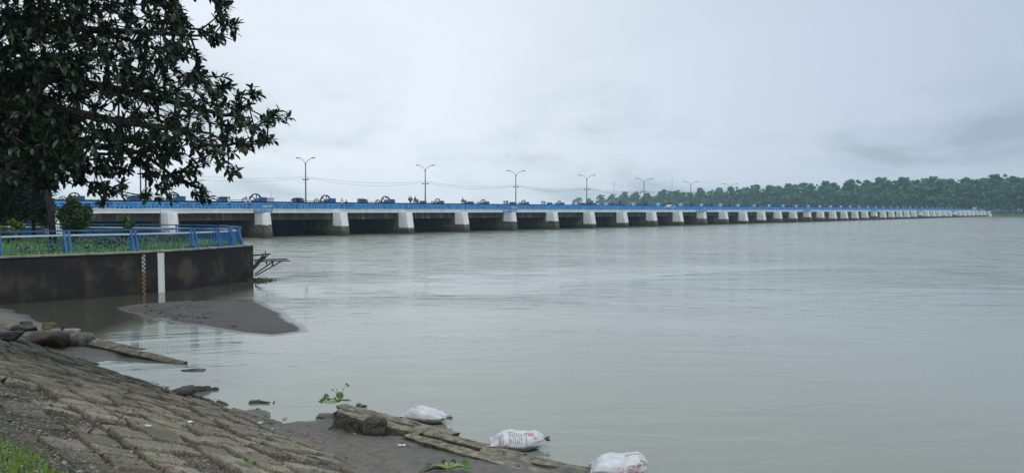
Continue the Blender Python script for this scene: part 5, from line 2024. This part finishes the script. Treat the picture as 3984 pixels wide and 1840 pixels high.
# ---- sacks
def sack(label, pa, pb, zc, hgt, wid, seed, marks, roll=0.0, tie=True):
    """stuffed woven sack from seam end pa to tied neck pb"""
    A, B = Vector(pa), Vector(pb)
    d = B - A
    L = d.length
    ang = math.atan2(d.y, d.x)
    root = thing('sack', label, 'sack', A, ang, 'white woven sacks at the water edge')
    rs = np.random.default_rng(seed)
    ss = np.array([0, 0.02, 0.05, 0.10, 0.17, 0.25, 0.34, 0.43, 0.52, 0.6, 0.68, 0.75, 0.81, 0.86, 0.90, 0.93, 0.955])
    nt_ = 48

    def prof(s):
        w = np.interp(s, [0, 0.05, 0.15, 0.4, 0.65, 0.8, 0.9, 0.955, 1.0], [0.86, 0.92, 0.97, 1.0, 0.98, 0.84, 0.52, 0.13, 0.22])
        h = np.interp(s, [0, 0.03, 0.10, 0.2, 0.35, 0.5, 0.62, 0.8, 0.9, 0.955, 1.0], [0.04, 0.18, 0.58, 0.86, 1.0, 0.95, 1.0, 0.78, 0.42, 0.14, 0.22])
        return w * wid / 2, h * hgt

    def surf(s, th, off=0.0):
        w, h = prof(s)
        c, n = math.cos(th), math.sin(th)
        e = 0.75
        x = s * L
        y = (w + off) * math.copysign(abs(c) ** e, c)
        zz = math.copysign(abs(n) ** e, n)
        z = (h + off) * zz * (1.0 if zz > 0 else 0.35)
        k = np.clip((s - 0.55) / 0.4, 0, 1)
        wr = 1 + 0.11 * k * k * math.sin(th * 9 + seed) + 0.05 * k * math.sin(th * 17 + 2 * seed)
        bul = 1 + 0.05 * math.sin(3.1 * s * 3 + th * 2 + seed) + 0.03 * math.sin(11 * s + 3 * th)
        zoff = 0.03 * math.sin(s * 5 + seed) - 0.10 * hgt * (1 - s) * 0
        return Vector((x, y * wr * bul, zc + z * wr * bul + zoff + (0.04 * k)))
    vs, fs = [], []
    s_f = np.interp(np.linspace(0, 16, 45), np.arange(17), ss)
    for s in s_f:
        for k in range(nt_):
            vs.append(surf(float(s), 2 * math.pi * k / nt_))
    for i in range(len(s_f) - 1):
        for k in range(nt_):
            a, b = i * nt_ + k, i * nt_ + (k + 1) % nt_
            fs.append((a, b, b + nt_, a + nt_))
    fs.append(tuple(range(nt_ - 1, -1, -1)))
    mb = MB()
    mb.add(vs, fs)
    # seam flap with two corner ears
    v0 = [surf(0.0, 0), surf(0.0, math.pi)]
    a, b = v0[1], v0[0]
    fl = []
    for t in np.linspace(0, 1, 9):
        p = a.lerp(b, t)
        q = p + Vector((-0.018 - 0.03 * abs(2 * t - 1) ** 3, 0.015 * (2 * t - 1) ** 3, 0.02 * math.sin(t * 9)))
        fl += [p + Vector((0.01, 0, 0.012)), q + Vector((0, 0, 0.008)), q - Vector((0, 0, 0.008)), p + Vector((0.01, 0, -0.012))]
    ff = []
    for i in range(8):
        for k in range(4):
            ff.append((i * 4 + k, i * 4 + (k + 1) % 4, i * 4 + 4 + (k + 1) % 4, i * 4 + 4 + k))
    mb.add(fl, ff)
    mb.build('sack_body', M['sack'], root, smooth=True)
    if tie:
        c = surf(0.955, math.pi / 2)
        c2 = surf(0.955, -math.pi / 2)
        cen = (c + c2) / 2
        mb = MB()
        for k in range(22):
            an = 2 * math.pi * k / 22
            r0 = 0.02
            r1 = rs.uniform(0.03, 0.06)
            dx = rs.uniform(0.05, 0.10)
            p0 = cen + Vector((0, r0 * math.cos(an), r0 * math.sin(an)))
            p1 = cen + Vector((dx, r1 * math.cos(an), r1 * math.sin(an)))
            p2 = cen + Vector((dx, r1 * math.cos(an + 0.35), r1 * math.sin(an + 0.35)))
            mb.add([p0, p1, p2], [(0, 1, 2)])
        mb.ring((cen.x, cen.y, cen.z), 0.02, 0.01, 0.01, 12)
        mb.tube([cen + Vector((-0.012, 0.032 * math.cos(a), 0.032 * math.sin(a))) for a in np.linspace(0, 6.3, 14)], 0.008, 5)
        mb.build('tied_neck', M['twine'], root)
    # printed marks: strokes in (s, th)
    by = {}
    for mat, width, pts in marks:
        mbm = by.setdefault(mat, MB())
        P = []
        for (s0, t0), (s1, t1) in zip(pts[:-1], pts[1:]):
            n = max(2, int(math.hypot((s1 - s0) * L, (t1 - t0) * 0.3) / 0.02))
            for k in range(n):
                P.append((s0 + (s1 - s0) * k / n, t0 + (t1 - t0) * k / n))
        P.append(pts[-1])
        vv, ff = [], []
        for i, (s, t) in enumerate(P):
            a, b = P[max(i - 1, 0)], P[min(i + 1, len(P) - 1)]
            ds, dt = (b[0] - a[0]) * L, (b[1] - a[1]) * 0.25
            l = math.hypot(ds, dt) + 1e-9
            ns, nt2 = -dt / l, ds / l
            for sg in (-1, 1):
                vv.append(surf(s + sg * ns * width / 2 / L, t + sg * nt2 * width / 2 / 0.25, 0.004))
        for i in range(len(P) - 1):
            ff.append((2 * i, 2 * i + 1, 2 * i + 3, 2 * i + 2))
        mbm.add(vv, ff)
    for mat, mbm in by.items():
        mbm.build('print', M[mat], root)
    return root


# middle sack: framed block of text, boxed word at the seam end and a red emblem (near side is th ~ -pi/2..0 side facing -y)
def frame(s0, s1, t0, t1, mat='print_black', w=0.008):
    return [(mat, w, [(s0, t0), (s1, t0)]), (mat, w, [(s1, t0), (s1, t1)]), (mat, w, [(s1, t1), (s0, t1)]), (mat, w, [(s0, t1), (s0, t0)])]


PI = math.pi
mk2 = frame(0.30, 0.60, PI * 1.02, PI * 1.42 - PI * 0.75)
mk2 = frame(0.30, 0.60, PI * 0.55, PI * 0.98) + frame(0.10, 0.19, PI * 0.62, PI * 0.95)
for k in range(6):
    s = 0.33 + 0.037 * k
    mk2 += [('print_black', 0.014, [(s, PI * 0.60), (s, PI * (0.72 + 0.05 * (k % 3)))]), ('print_black', 0.014, [(s, PI * (0.76 + 0.05 * (k % 3))), (s, PI * 0.90)])]
for k in range(5):
    t = PI * (0.66 + 0.055 * k)
    mk2 += [('print_black', 0.013, [(0.12, t), (0.17, t + 0.05), (0.12, t + 0.10)])]
mk2 += [('print_black', 0.016, [(0.21, PI * 0.98), (0.26, PI * 0.93), (0.25, PI * 1.0), (0.29, PI * 0.97)])]
mk2 += [('print_red', 0.030, [(0.62, PI * 0.52), (0.60, PI * 0.62)]), ('print_red', 0.034, [(0.655, PI * 0.52), (0.65, PI * 0.68), (0.70, PI * 0.70), (0.71, PI * 0.54)]),
        ('print_red', 0.03, [(0.73, PI * 0.58), (0.72, PI * 0.72)]), ('print_red', 0.026, [(0.72, PI * 0.80), (0.77, PI * 0.74), (0.76, PI * 0.86), (0.80, PI * 0.80)])]
mk3 = []
for s0, s1, t0, t1 in ((0.42, 0.50, PI * 0.86, PI * 1.0), (0.58, 0.68, PI * 0.86, PI * 1.0)):
    mk3 += frame(s0, s1, t0, t1, 'print_red', 0.008)
    mk3 += [('print_red', 0.016, [(s0 + 0.015, (t0 + t1) / 2), (s1 - 0.015, (t0 + t1) / 2)]), ('print_red', 0.014, [(s0 + 0.01, t1 - 0.12), (s1 - 0.01, t1 - 0.12)])]
mk3 += [('print_red', 0.055, [(0.72, PI * 1.0), (0.76, PI * 0.93), (0.80, PI * 0.82)]), ('print_red', 0.05, [(0.81, PI * 0.80), (0.84, PI * 0.72)])]
for k in range(6):
    mk3 += [('print_red', 0.022, [(0.58 + 0.045 * k, PI * 0.50), (0.585 + 0.045 * k, PI * 0.565)])]
mk3 += [('print_green', 0.05, [(0.90, PI * 0.98), (0.915, PI * 0.72)]), ('print_black', 0.02, [(0.86, PI * 0.78), (0.87, PI * 0.72), (0.88, PI * 0.8), (0.86, PI * 0.84)])]
mk1 = [('print_black', 0.035, [(0.22, PI * 0.62), (0.26, PI * 0.60), (0.31, PI * 0.62)])] + [('print_green', 0.03, [(0.88, PI * 0.98), (0.92, PI * 0.86)])]

sack('white sack tied with brown twine, farthest of the sacks and lowest in the water', at_z(1578, 1622, 0.06), at_z(1748, 1648, 0.0), 0.02, 0.20, 0.38, 1, mk1)
sack('white sack with black printed panel and red emblem lying by the toe slabs', at_z(1912, 1733, 0.05), at_z(2128, 1738, 0.0), 0.03, 0.225, 0.54, 2, mk2)
sack('white sack with red boxed prints at the bottom edge of the photo', at_z(2300, 1828, 0.05), at_z(2530, 1842, 0.0), 0.03, 0.235, 0.58, 3, mk3, tie=False)


# ---- water hyacinth plants
def disc_leaf(mb, c, r, nrm, seed, cup=0.15):
    nrm = Vector(nrm).normalized()
    a = nrm.orthogonal().normalized()
    b = nrm.cross(a)
    vs = [Vector(c) - nrm * r * cup]
    n = 16
    for k in range(n):
        t = 2 * math.pi * k / n
        rr = r * (1 - 0.12 * (math.cos(t) ** 8))
        vs.append(Vector(c) + (a * math.cos(t) + b * math.sin(t)) * rr)
    mb.add(vs, [(0, 1 + k, 1 + (k + 1) % n) for k in range(n)])


YH = 14.75
hy = thing('water_hyacinth', 'green water hyacinth with one round leaf stranded by the high slab end', 'plant', at_y(1322, 1566, YH))
O = hy.location.copy()
P_ = lambda x, y, dy=0.0: at_y(x, y, YH + dy) - O
mb = MB()
mb.tube([P_(1325, 1555), P_(1320, 1535, -0.03), P_(1316, 1530, -0.05)], 0.012, 6)
mb.tube([P_(1325, 1557), P_(1333, 1525, 0.05), P_(1338, 1505, 0.08), P_(1346, 1497, 0.1)], 0.006, 6)
mb.tube([P_(1320, 1555), P_(1314, 1535), P_(1309, 1510)], [0.012, 0.011, 0.006], 6)
mb.tube([P_(1312, 1536), P_(1306, 1524, 0.06), P_(1296, 1518, 0.1)], 0.006, 6)
mb.tube([P_(1325, 1558), P_(1295, 1552, -0.05), P_(1272, 1546, -0.1)], 0.012, 6)
mb.tube([P_(1325, 1560), P_(1290, 1560, -0.1), P_(1255, 1561, -0.15)], 0.014, 6)
mb.tube([P_(1320, 1562), P_(1290, 1568, -0.18), P_(1262, 1566, -0.2)], 0.010, 6)
mb.build('stem', M['plant_stem'], hy)
mb = MB()
disc_leaf(mb, P_(1322, 1538, -0.06), 0.075, (0.25, -1, 0.35), 1)
mb.build('round_leaf', M['plant_leaf'], hy, smooth=True)
mb = MB()
for (x, y, r, nx) in ((1270, 1541, 0.055, 0.5), (1253, 1558, 0.05, -0.4), (1246, 1562, 0.035, 0.2), (1279, 1556, 0.04, 0.2), (1348, 1493, 0.022, 0.6), (1354, 1499, 0.028, -0.3), (1293, 1516, 0.02, 0.2), (1303, 1550, 0.03, 0.7), (1262, 1550, 0.035, 0.9)):
    mb = MB()
    disc_leaf(mb, P_(x, y, random.uniform(-0.12, 0.06)), r, (nx, -1, 0.5), 1, 0.3)
    mb.build('small_leaf', M['plant_leaf'], hy, smooth=True)
mb = MB()
for k in range(9):
    a = random.uniform(-0.6, 0.9)
    mb.tube([P_(1326, 1556), P_(1334 + 6 * k * 0.6, 1552 + 3 * abs(math.sin(k)), -0.02 * k), P_(1340 + 3 * k, 1562, -0.03 * k)], [0.007, 0.005, 0.002], 4)
mb.build('root', M['root'], hy)

hp = hit(1745, 1835)
hy2 = thing('water_hyacinth', 'uprooted water hyacinth lying on the silt at the bottom edge', 'plant', (hp.x, hp.y, hp.z + 0.02))
mb = MB()
rs = np.random.default_rng(4)
for k in range(11):
    a = math.pi * (k / 10.0) + rs.normal() * 0.1
    ln = rs.uniform(0.16, 0.34)
    e = Vector((math.cos(a) * ln, -0.05 + math.sin(a) * ln * 0.5, 0.02 + 0.05 * rs.random()))
    mb.tube([(0, 0, 0.02), e * 0.4 + Vector((0, 0, 0.05)), e * 0.75 + Vector((0, 0, 0.04)), e], [0.014, 0.02, 0.013, 0.007], 6)
mb.build('stem', M['plant_stem'], hy2, smooth=True)
mb = MB()
for x, y, z, r, n in ((0.24, 0.04, 0.09, 0.07, (0.7, -0.6, 0.4)), (0.30, -0.02, 0.05, 0.05, (0.1, -0.6, 1)), (-0.30, 0.1, 0.05, 0.055, (0, -0.5, 1)), (0.06, 0.14, 0.09, 0.04, (0, -1, 0.3)), (-0.08, 0.12, 0.09, 0.035, (0.4, -1, 0.3))):
    mb = MB()
    disc_leaf(mb, (x, y, z), r, n, 1)
    mb.build('leaf', M['plant_leaf' if x > 0.2 else 'plant_dark'], hy2, smooth=True)
mb = MB()
for k in range(10):
    a = rs.uniform(2.2, 3.6)
    ln = rs.uniform(0.25, 0.5)
    mb.tube([(0, 0, 0.02), (math.cos(a) * ln * 0.6, math.sin(a) * ln * 0.4, 0.04), (math.cos(a) * ln, math.sin(a) * ln * 0.5 - 0.05, 0.01)], [0.006, 0.005, 0.003], 4)
mb.build('root', M['root'], hy2)

# small green plant between the blocks
sp_ = hit(955, 1812)
pl = thing('seedling', 'tiny bright green seedling between the stone blocks', 'plant', sp_)
mb = MB()
for k in range(9):
    a = k * 2.4
    ln = 0.05 + 0.03 * random.random()
    disc_leaf(mb, (math.cos(a) * ln, math.sin(a) * ln, 0.03 + 0.03 * random.random()), 0.028, (math.cos(a) * 0.5, math.sin(a) * 0.5 - 0.2, 1), 1, 0.2)
mb.build('leaf', M['plant_leaf'], pl)
mb = MB()
mb.tube([(0, 0, -0.02), (0, 0, 0.05)], 0.006, 5)
mb.build('stem', M['plant_stem'], pl)

# floating weed mat and plank by the steel bracket
wm_c = at_z(1012, 1092, 0.0)
wm = thing('weed_mat', 'low mat of green floating weeds caught under the rusty bracket', 'plant', wm_c)
rng = np.random.default_rng(8)
n = 500
P = np.column_stack([rng.normal(0, 0.42, n), rng.normal(0, 0.28, n), np.abs(rng.normal(0.05, 0.06, n))])
V, Fq = quad_leaves(P, rng.uniform(0.04, 0.08, n), rng, 0.3)
link('weeds', np_mesh('weeds', V, Fq, M['bush_leaf'], False), wm)
o = slab('floating_plank', 'dark plank floating beside the weeds below the bracket', at_z(990, 1094, 0.06), at_z(1052, 1088, 0.07), 0.22, 0.1, 33, M['wood'])
o['category'] = 'plank'

# ---- rusted steel bracket on the end of the wall
br = thing('steel_bracket', 'rusty broken steel bracket sticking out of the wall end over the water', 'bracket', at_y(995, 1015, 44.0))
O = br.location.copy()
Q_ = lambda x, y, Y: at_y(x, y, Y) - O
mb = MB()
mb.bar(Q_(990, 1017.5, 43.9), Q_(1128, 1014.5, 43.9), 0.09, 0.065)
mb.bar(Q_(988, 1010.8, 45.0), Q_(1118, 1008, 45.0), 0.09, 0.07)
mb.build('platform_beam', M['rust'], br)
mb = MB()
mb.bar(Q_(992, 1074, 43.9), Q_(1093, 1017, 43.9), 0.08, 0.065)
mb.bar(Q_(992, 1066, 45.0), Q_(1060, 1019, 45.0), 0.08, 0.065)
mb.bar(Q_(1062, 1018, 43.9), Q_(1058.5, 1036, 43.9), 0.06)
mb.bar(Q_(1035, 1017, 45.0), Q_(1040, 1033, 45.0), 0.06)
mb.bar(Q_(1060, 1016, 43.9), Q_(1058, 1010, 45.0), 0.06)
mb.build('brace', M['rust'], br)
mb = MB()
mb.bar(Q_(978, 993.5, 43.5), Q_(1053, 988.3, 43.7), 0.07, 0.075)
mb.bar(Q_(984, 1045, 43.4), Q_(1027, 996, 43.7), 0.05, 0.2)
mb.bar(Q_(1019, 1014, 44.2), Q_(1043, 992, 44.4), 0.06, 0.06)
mb.bar(Q_(1034, 978, 43.7), Q_(1031.5, 999, 43.7), 0.05)
mb.bar(Q_(1020, 987, 43.7), Q_(1031, 978, 43.7), 0.02)
mb.build('bent_arm', M['rust'], br)

# ---- driftwood
def log(label, px, rad, seed, name='driftwood_log', cat='log', lift=0.0):
    rs = np.random.default_rng(seed)
    pts = [hit(a, b) + Vector((0, 0, lift)) for a, b in px]
    c = pts[0].copy()
    fine = []
    rr = []
    for i in range(len(pts) - 1):
        for t in np.linspace(0, 1, 8, endpoint=False):
            p = pts[i].lerp(pts[i + 1], t) - c + Vector(rs.normal(size=3) * rad[i] * 0.12)
            fine.append(p)
            rr.append((rad[i] * (1 - t) + rad[i + 1] * t) * (1 + rs.normal() * 0.1))
    fine.append(pts[-1] - c)
    rr.append(rad[-1])
    mb = MB()
    mb.tube(fine, rr, 9)
    o = mb.build(name, M['wood'], None, c, smooth=True)
    return tag(o, label, cat, 'driftwood along the waterline')


log('thick grey driftwood log lying at the waterline', [(684, 1528), (740, 1524), (800, 1518), (850, 1515)], [0.09, 0.14, 0.10, 0.04], 1)
log('short black stub of wood left of the thick log', [(626, 1522), (655, 1526)], [0.06, 0.05], 2)
log('dark stick of wood at the stone edge below the thick log', [(846, 1563), (884, 1576)], [0.05, 0.03], 3)
log('thin black board afloat beside the silt', [(970, 1568), (1006, 1566), (1050, 1571)], [0.04, 0.045, 0.012], 4, lift=0.02)
log('slim twig sticking up out of the water by the black board', [(1063, 1570), (1069, 1563)], [0.012, 0.01], 5, 'twig', 'twig', 0.02)
tw = bpy.data.objects[-1] if False else None
# dead post between boulders
pb_ = hit(240, 1322)
mb = MB()
hp_ = 58 / F * pb_.y
mb.tube([(0, 0, -0.1), (0.05, 0, hp_ * 0.5), (0.10, 0, hp_)], [0.055, 0.05, 0.04], 7)
o = mb.build('stake', M['wood'], None, pb_ + Vector((0, -0.1, 0)))
tag(o, 'short dark stake standing between the boulders', 'stake')
# curved twig on the blocks
tp = [hit(a, b) + Vector((0, 0, 0.03)) for a, b in ((345, 1690), (362, 1672), (400, 1664), (445, 1662), (480, 1648), (498, 1628))]
tp[-1].z += 0.10
tp[-2].z += 0.05
mb = MB()
c = tp[0].copy()
mb.tube([p - c for p in tp], [0.012, 0.011, 0.010, 0.009, 0.007, 0.004], 6)
mb.tube([tp[4] - c, tp[4] - c + Vector((0.12, 0.0, 0.02))], [0.006, 0.003], 5)
o = mb.build('twig', M['wood'], None, c, smooth=True)
tag(o, 'long curved brown twig lying across the stone blocks', 'twig')
tp = [hit(a, b) + Vector((0, 0, 0.03)) for a, b in ((488, 1475), (520, 1480), (560, 1496), (608, 1511))]
mb = MB()
c = tp[0].copy()
mb.tube([p - c for p in tp], [0.012, 0.012, 0.011, 0.006], 6)
o = mb.build('twig', M['wood'], None, c, smooth=True)
tag(o, 'dark twig along the edge where blocks meet the water', 'twig')


# ---- fallen leaves one can pick out
def fallen(label, px, py, size, mat, rz, loc=None):
    p = loc or hit(px, py)
    V, Fq = leaf_arrays(np.array([[-size / 2, 0, 0.02]]), np.array([[1.0, 0, 0.12]]), np.array([[0, 0.15, 1.0]]), np.array([size]), np.array([size * 0.5]), np.array([0.3]))
    o = link('fallen_leaf', np_mesh('fallen_leaf', V, Fq, mat, True), None, p, rz)
    return tag(o, label, 'leaf', 'large fallen leaves')


fallen('large brown fallen leaf on the blocks above the curved twig', 500, 1535, 0.22, M['litter_red'], 0.3)
fallen('orange fallen leaf at the left edge of the photo', 12, 1486, 0.24, M['litter_red'], 2.0)
fallen('curled tan leaf at the bottom edge by the grass', 652, 1826, 0.14, M['litter_red'], 0.5)
fallen('pale orange leaf at the water edge of the blocks', 458, 1482, 0.14, M['litter_red'], 1.1)
fallen('dark red leaf by the blue scrap near the silt', 1108, 1631, 0.13, M['litter_red'], 2.6)
fallen('red leaf on the water edge beside the thick log', 782, 1550, 0.14, M['litter_red'], 0.9)
p = at_z(911, 1264, 0.1)
fallen('single yellow leaf on the sandbar', 0, 0, 0.28, M['twine'], 0.2, Vector((p.x, p.y, sandz(p.x, p.y) + 0.01)))
# scraps of plastic
for (px, py, mt, lab, sz) in ((1016, 1648, 'litter_blue', 'crumpled scrap of blue plastic at the silt edge', 0.06), (1068, 1671, 'litter_blue', 'small turquoise scrap right of the blue plastic', 0.05),
                              (574, 1662, 'tin_white', 'white scrap lying in the joints between blocks', 0.04), (1563, 1735, 'tin_white', 'tiny white scrap on the flat silt', 0.05),
                              (745, 1650, 'tin_white', 'pale flake of plastic on the middle blocks', 0.06)):
    p = hit(px, py)
    rs = np.random.default_rng(px)
    mb = MB()
    vs = [(sz * (i / 3 - 0.5) * 2 + rs.normal() * sz * 0.15, sz * (j / 2 - 0.5) + rs.normal() * sz * 0.15, 0.012 + abs(rs.normal()) * sz * 0.35) for i in range(4) for j in range(3)]
    fs = [(i * 3 + j, i * 3 + 3 + j, i * 3 + 4 + j, i * 3 + 1 + j) for i in range(3) for j in range(2)]
    mb.add(vs, fs)
    o = mb.build('plastic_scrap', M[mt], None, p)
    tag(o, lab, 'litter', 'scraps of litter on the bank')


# ---- loose cover: pebbles, leaf litter, grass
def bank_scatter(n, urange, vrange, rng, accept):
    out = []
    while sum(len(a) for a in out) < n:
        u = rng.uniform(urange[0], urange[1], 6000)
        v = rng.uniform(vrange[0], vrange[1], 6000)
        z, rnd, gap, mud, top = bank_fields(u, v)
        k = accept(u, v, z, gap, mud, top, rng) & (z > 0.02)
        X, Y = xy_of(u[k], v[k])
        out.append(np.column_stack([X, Y, z[k]]))
    return np.concatenate(out)[:n]


rng = np.random.default_rng(31)
ico = bmesh.new()
bmesh.ops.create_icosphere(ico, subdivisions=1, radius=1.0)
iv = np.array([v.co[:] for v in ico.verts])
ico.faces.ensure_lookup_table()
fi = np.array([[v.index for v in f.verts] for f in ico.faces])
ico.free()
NPEB = 15000
P = bank_scatter(NPEB, (-16, -5.5), (-1.2, 5.6), rng, lambda u, v, z, gap, mud, top, r: r.random(len(u)) < (0.04 + 0.9 * gap ** 1.5) * np.where(mud > 0.5, 0.12, 1) * np.clip(1.35 - (v - 5.2), 0.1, 1))
sz = rng.gamma(2.0, 0.0035, NPEB) + 0.004
q = rng.normal(1, 0.2, (NPEB, 1, 3)) * np.array([1.2, 1.0, 0.65])
V = P[:, None, :] + iv[None] * sz[:, None, None] * q + np.array([0, 0, 0.003])
Fq = (np.arange(NPEB)[:, None, None] * len(iv) + fi[None]).reshape(-1, 3)
o = link('pebbles', np_mesh('pebbles', V.reshape(-1, 3), Fq, M['pebble'], True))
tag(o, 'loose pebbles in the joints of the stone bank', None, None, 'stuff')

NL = 900
P = bank_scatter(NL, (-20, -4.5), (-1.4, 6.2), rng, lambda u, v, z, gap, mud, top, r: r.random(len(u)) < (0.15 + 0.8 * gap) * (0.2 + 1.0 * (fbm(u * 0.7, v * 0.7, 44, 3) > 0.52)))
a = rng.uniform(0, 6.28, NL)
D = np.column_stack([np.cos(a), np.sin(a), rng.normal(0.1, 0.2, NL)])
ln = rng.uniform(0.02, 0.065, NL)
V, Fq = leaf_arrays(P + np.array([0, 0, 0.012]), D, np.column_stack([rng.normal(0, 0.35, NL), rng.normal(0, 0.35, NL), np.ones(NL)]), ln, ln * 0.5, rng.uniform(-0.4, 0.5, NL))
o = link('leaf_litter', np_mesh('leaf_litter', V, Fq, M['litter'], True))
tag(o, 'reddish leaf litter strewn over the stone bank', None, None, 'stuff')


def blades(P, h, w, rng, bend=0.5):
    n = len(P)
    a = rng.uniform(0, 6.28, n)
    S = np.column_stack([np.cos(a), np.sin(a), np.zeros(n)]) * w[:, None]
    b = rng.uniform(0, 6.28, n)
    Bd = np.column_stack([np.cos(b), np.sin(b), np.zeros(n)]) * (h * rng.uniform(0.1, bend, n))[:, None]
    up = np.column_stack([np.zeros(n), np.zeros(n), h])
    m = P + up * 0.55 + Bd * 0.35
    t = P + up * 0.92 + Bd
    V = np.stack([P - S, P + S, m + S * 0.75, m - S * 0.75, t], 1).reshape(-1, 3)
    k = np.arange(n)[:, None] * 5
    F3 = np.concatenate([k + np.array([[0, 1, 2]]), k + np.array([[0, 2, 3]]), k + np.array([[3, 2, 4]])])
    return V, F3


NG = 22000
P = bank_scatter(NG, (-10.0, -5.2), (4.1, 7.0), rng, lambda u, v, z, gap, mud, top, r: r.random(len(u)) < np.clip(sstep(4.8, 5.25, v + (fbm(u * 1.3, v * 1.3, 66, 3) - 0.5) * 0.9), 0.0, 1))
hgt = rng.uniform(0.025, 0.075, NG)
V, F3 = blades(P - np.array([0, 0, 0.005]), hgt, np.full(NG, 0.0032), rng, 0.9)
o = link('bank_grass', np_mesh('bank_grass', V, F3, M['grass'], False))
tag(o, 'short bright grass at the top of the bank, bottom left corner', None, None, 'stuff')
NT = 9000
P = bank_scatter(NT, (-22, -5), (1.0, 6.4), rng, lambda u, v, z, gap, mud, top, r: (fbm(u * 1.5, v * 1.5, 68, 3) > 0.615 - 0.02 * (v - 3)) & (r.random(len(u)) < 0.25 + 0.75 * gap) & (mud < 0.3))
hgt = rng.uniform(0.015, 0.05, NT)
V, F3 = blades(P - np.array([0, 0, 0.005]), hgt, np.full(NT, 0.0035), rng, 1.1)
o = link('grass_tufts', np_mesh('grass_tufts', V, F3, M['grass_dark'], False))
tag(o, 'thin green tufts growing in the joints of the bank', None, None, 'stuff')

# debris on the sandbar
rng = np.random.default_rng(51)
n = 150
x = rng.uniform(-15.5, -11.0, n * 4)
y = rng.uniform(sb[:, 1].min(), sb[:, 1].max(), n * 4)
ok = (poly_sd(sb, x, y) > 0.15) & (fbm(x * 0.9, y * 0.9, 7, 3) > 0.54)
x, y = x[ok][:n], y[ok][:n]
P = np.column_stack([x, y, [sandz(a, b) + 0.01 for a, b in zip(x, y)]])
V, Fq = quad_leaves(P, rng.uniform(0.02, 0.09, len(P)), rng, 0.8)
o = link('sandbar_debris', np_mesh('sandbar_debris', V, Fq, M['root'], False))
tag(o, 'bits of leaf and stick washed up on the sandbar', None, None, 'stuff')

# ================================================================== HAZE
mb = MB()
mb.box(-1540, 1540, -190, 1540, -3, 46)
m = bpy.data.materials.new('thin_haze')
m.use_nodes = True
nt = m.node_tree
nt.nodes.clear()
out = nt.nodes.new('ShaderNodeOutputMaterial')
pv = nt.nodes.new('ShaderNodeVolumePrincipled')
pv.inputs['Color'].default_value = (0.62, 0.86, 1.0, 1)
pv.inputs['Density'].default_value = 0.00026
pv.inputs['Anisotropy'].default_value = 0.2
lk(nt, pv.outputs[0], out.inputs['Volume'])
o = mb.build('haze', m)
tag(o, 'thin pale haze over the river', None, None, 'stuff')
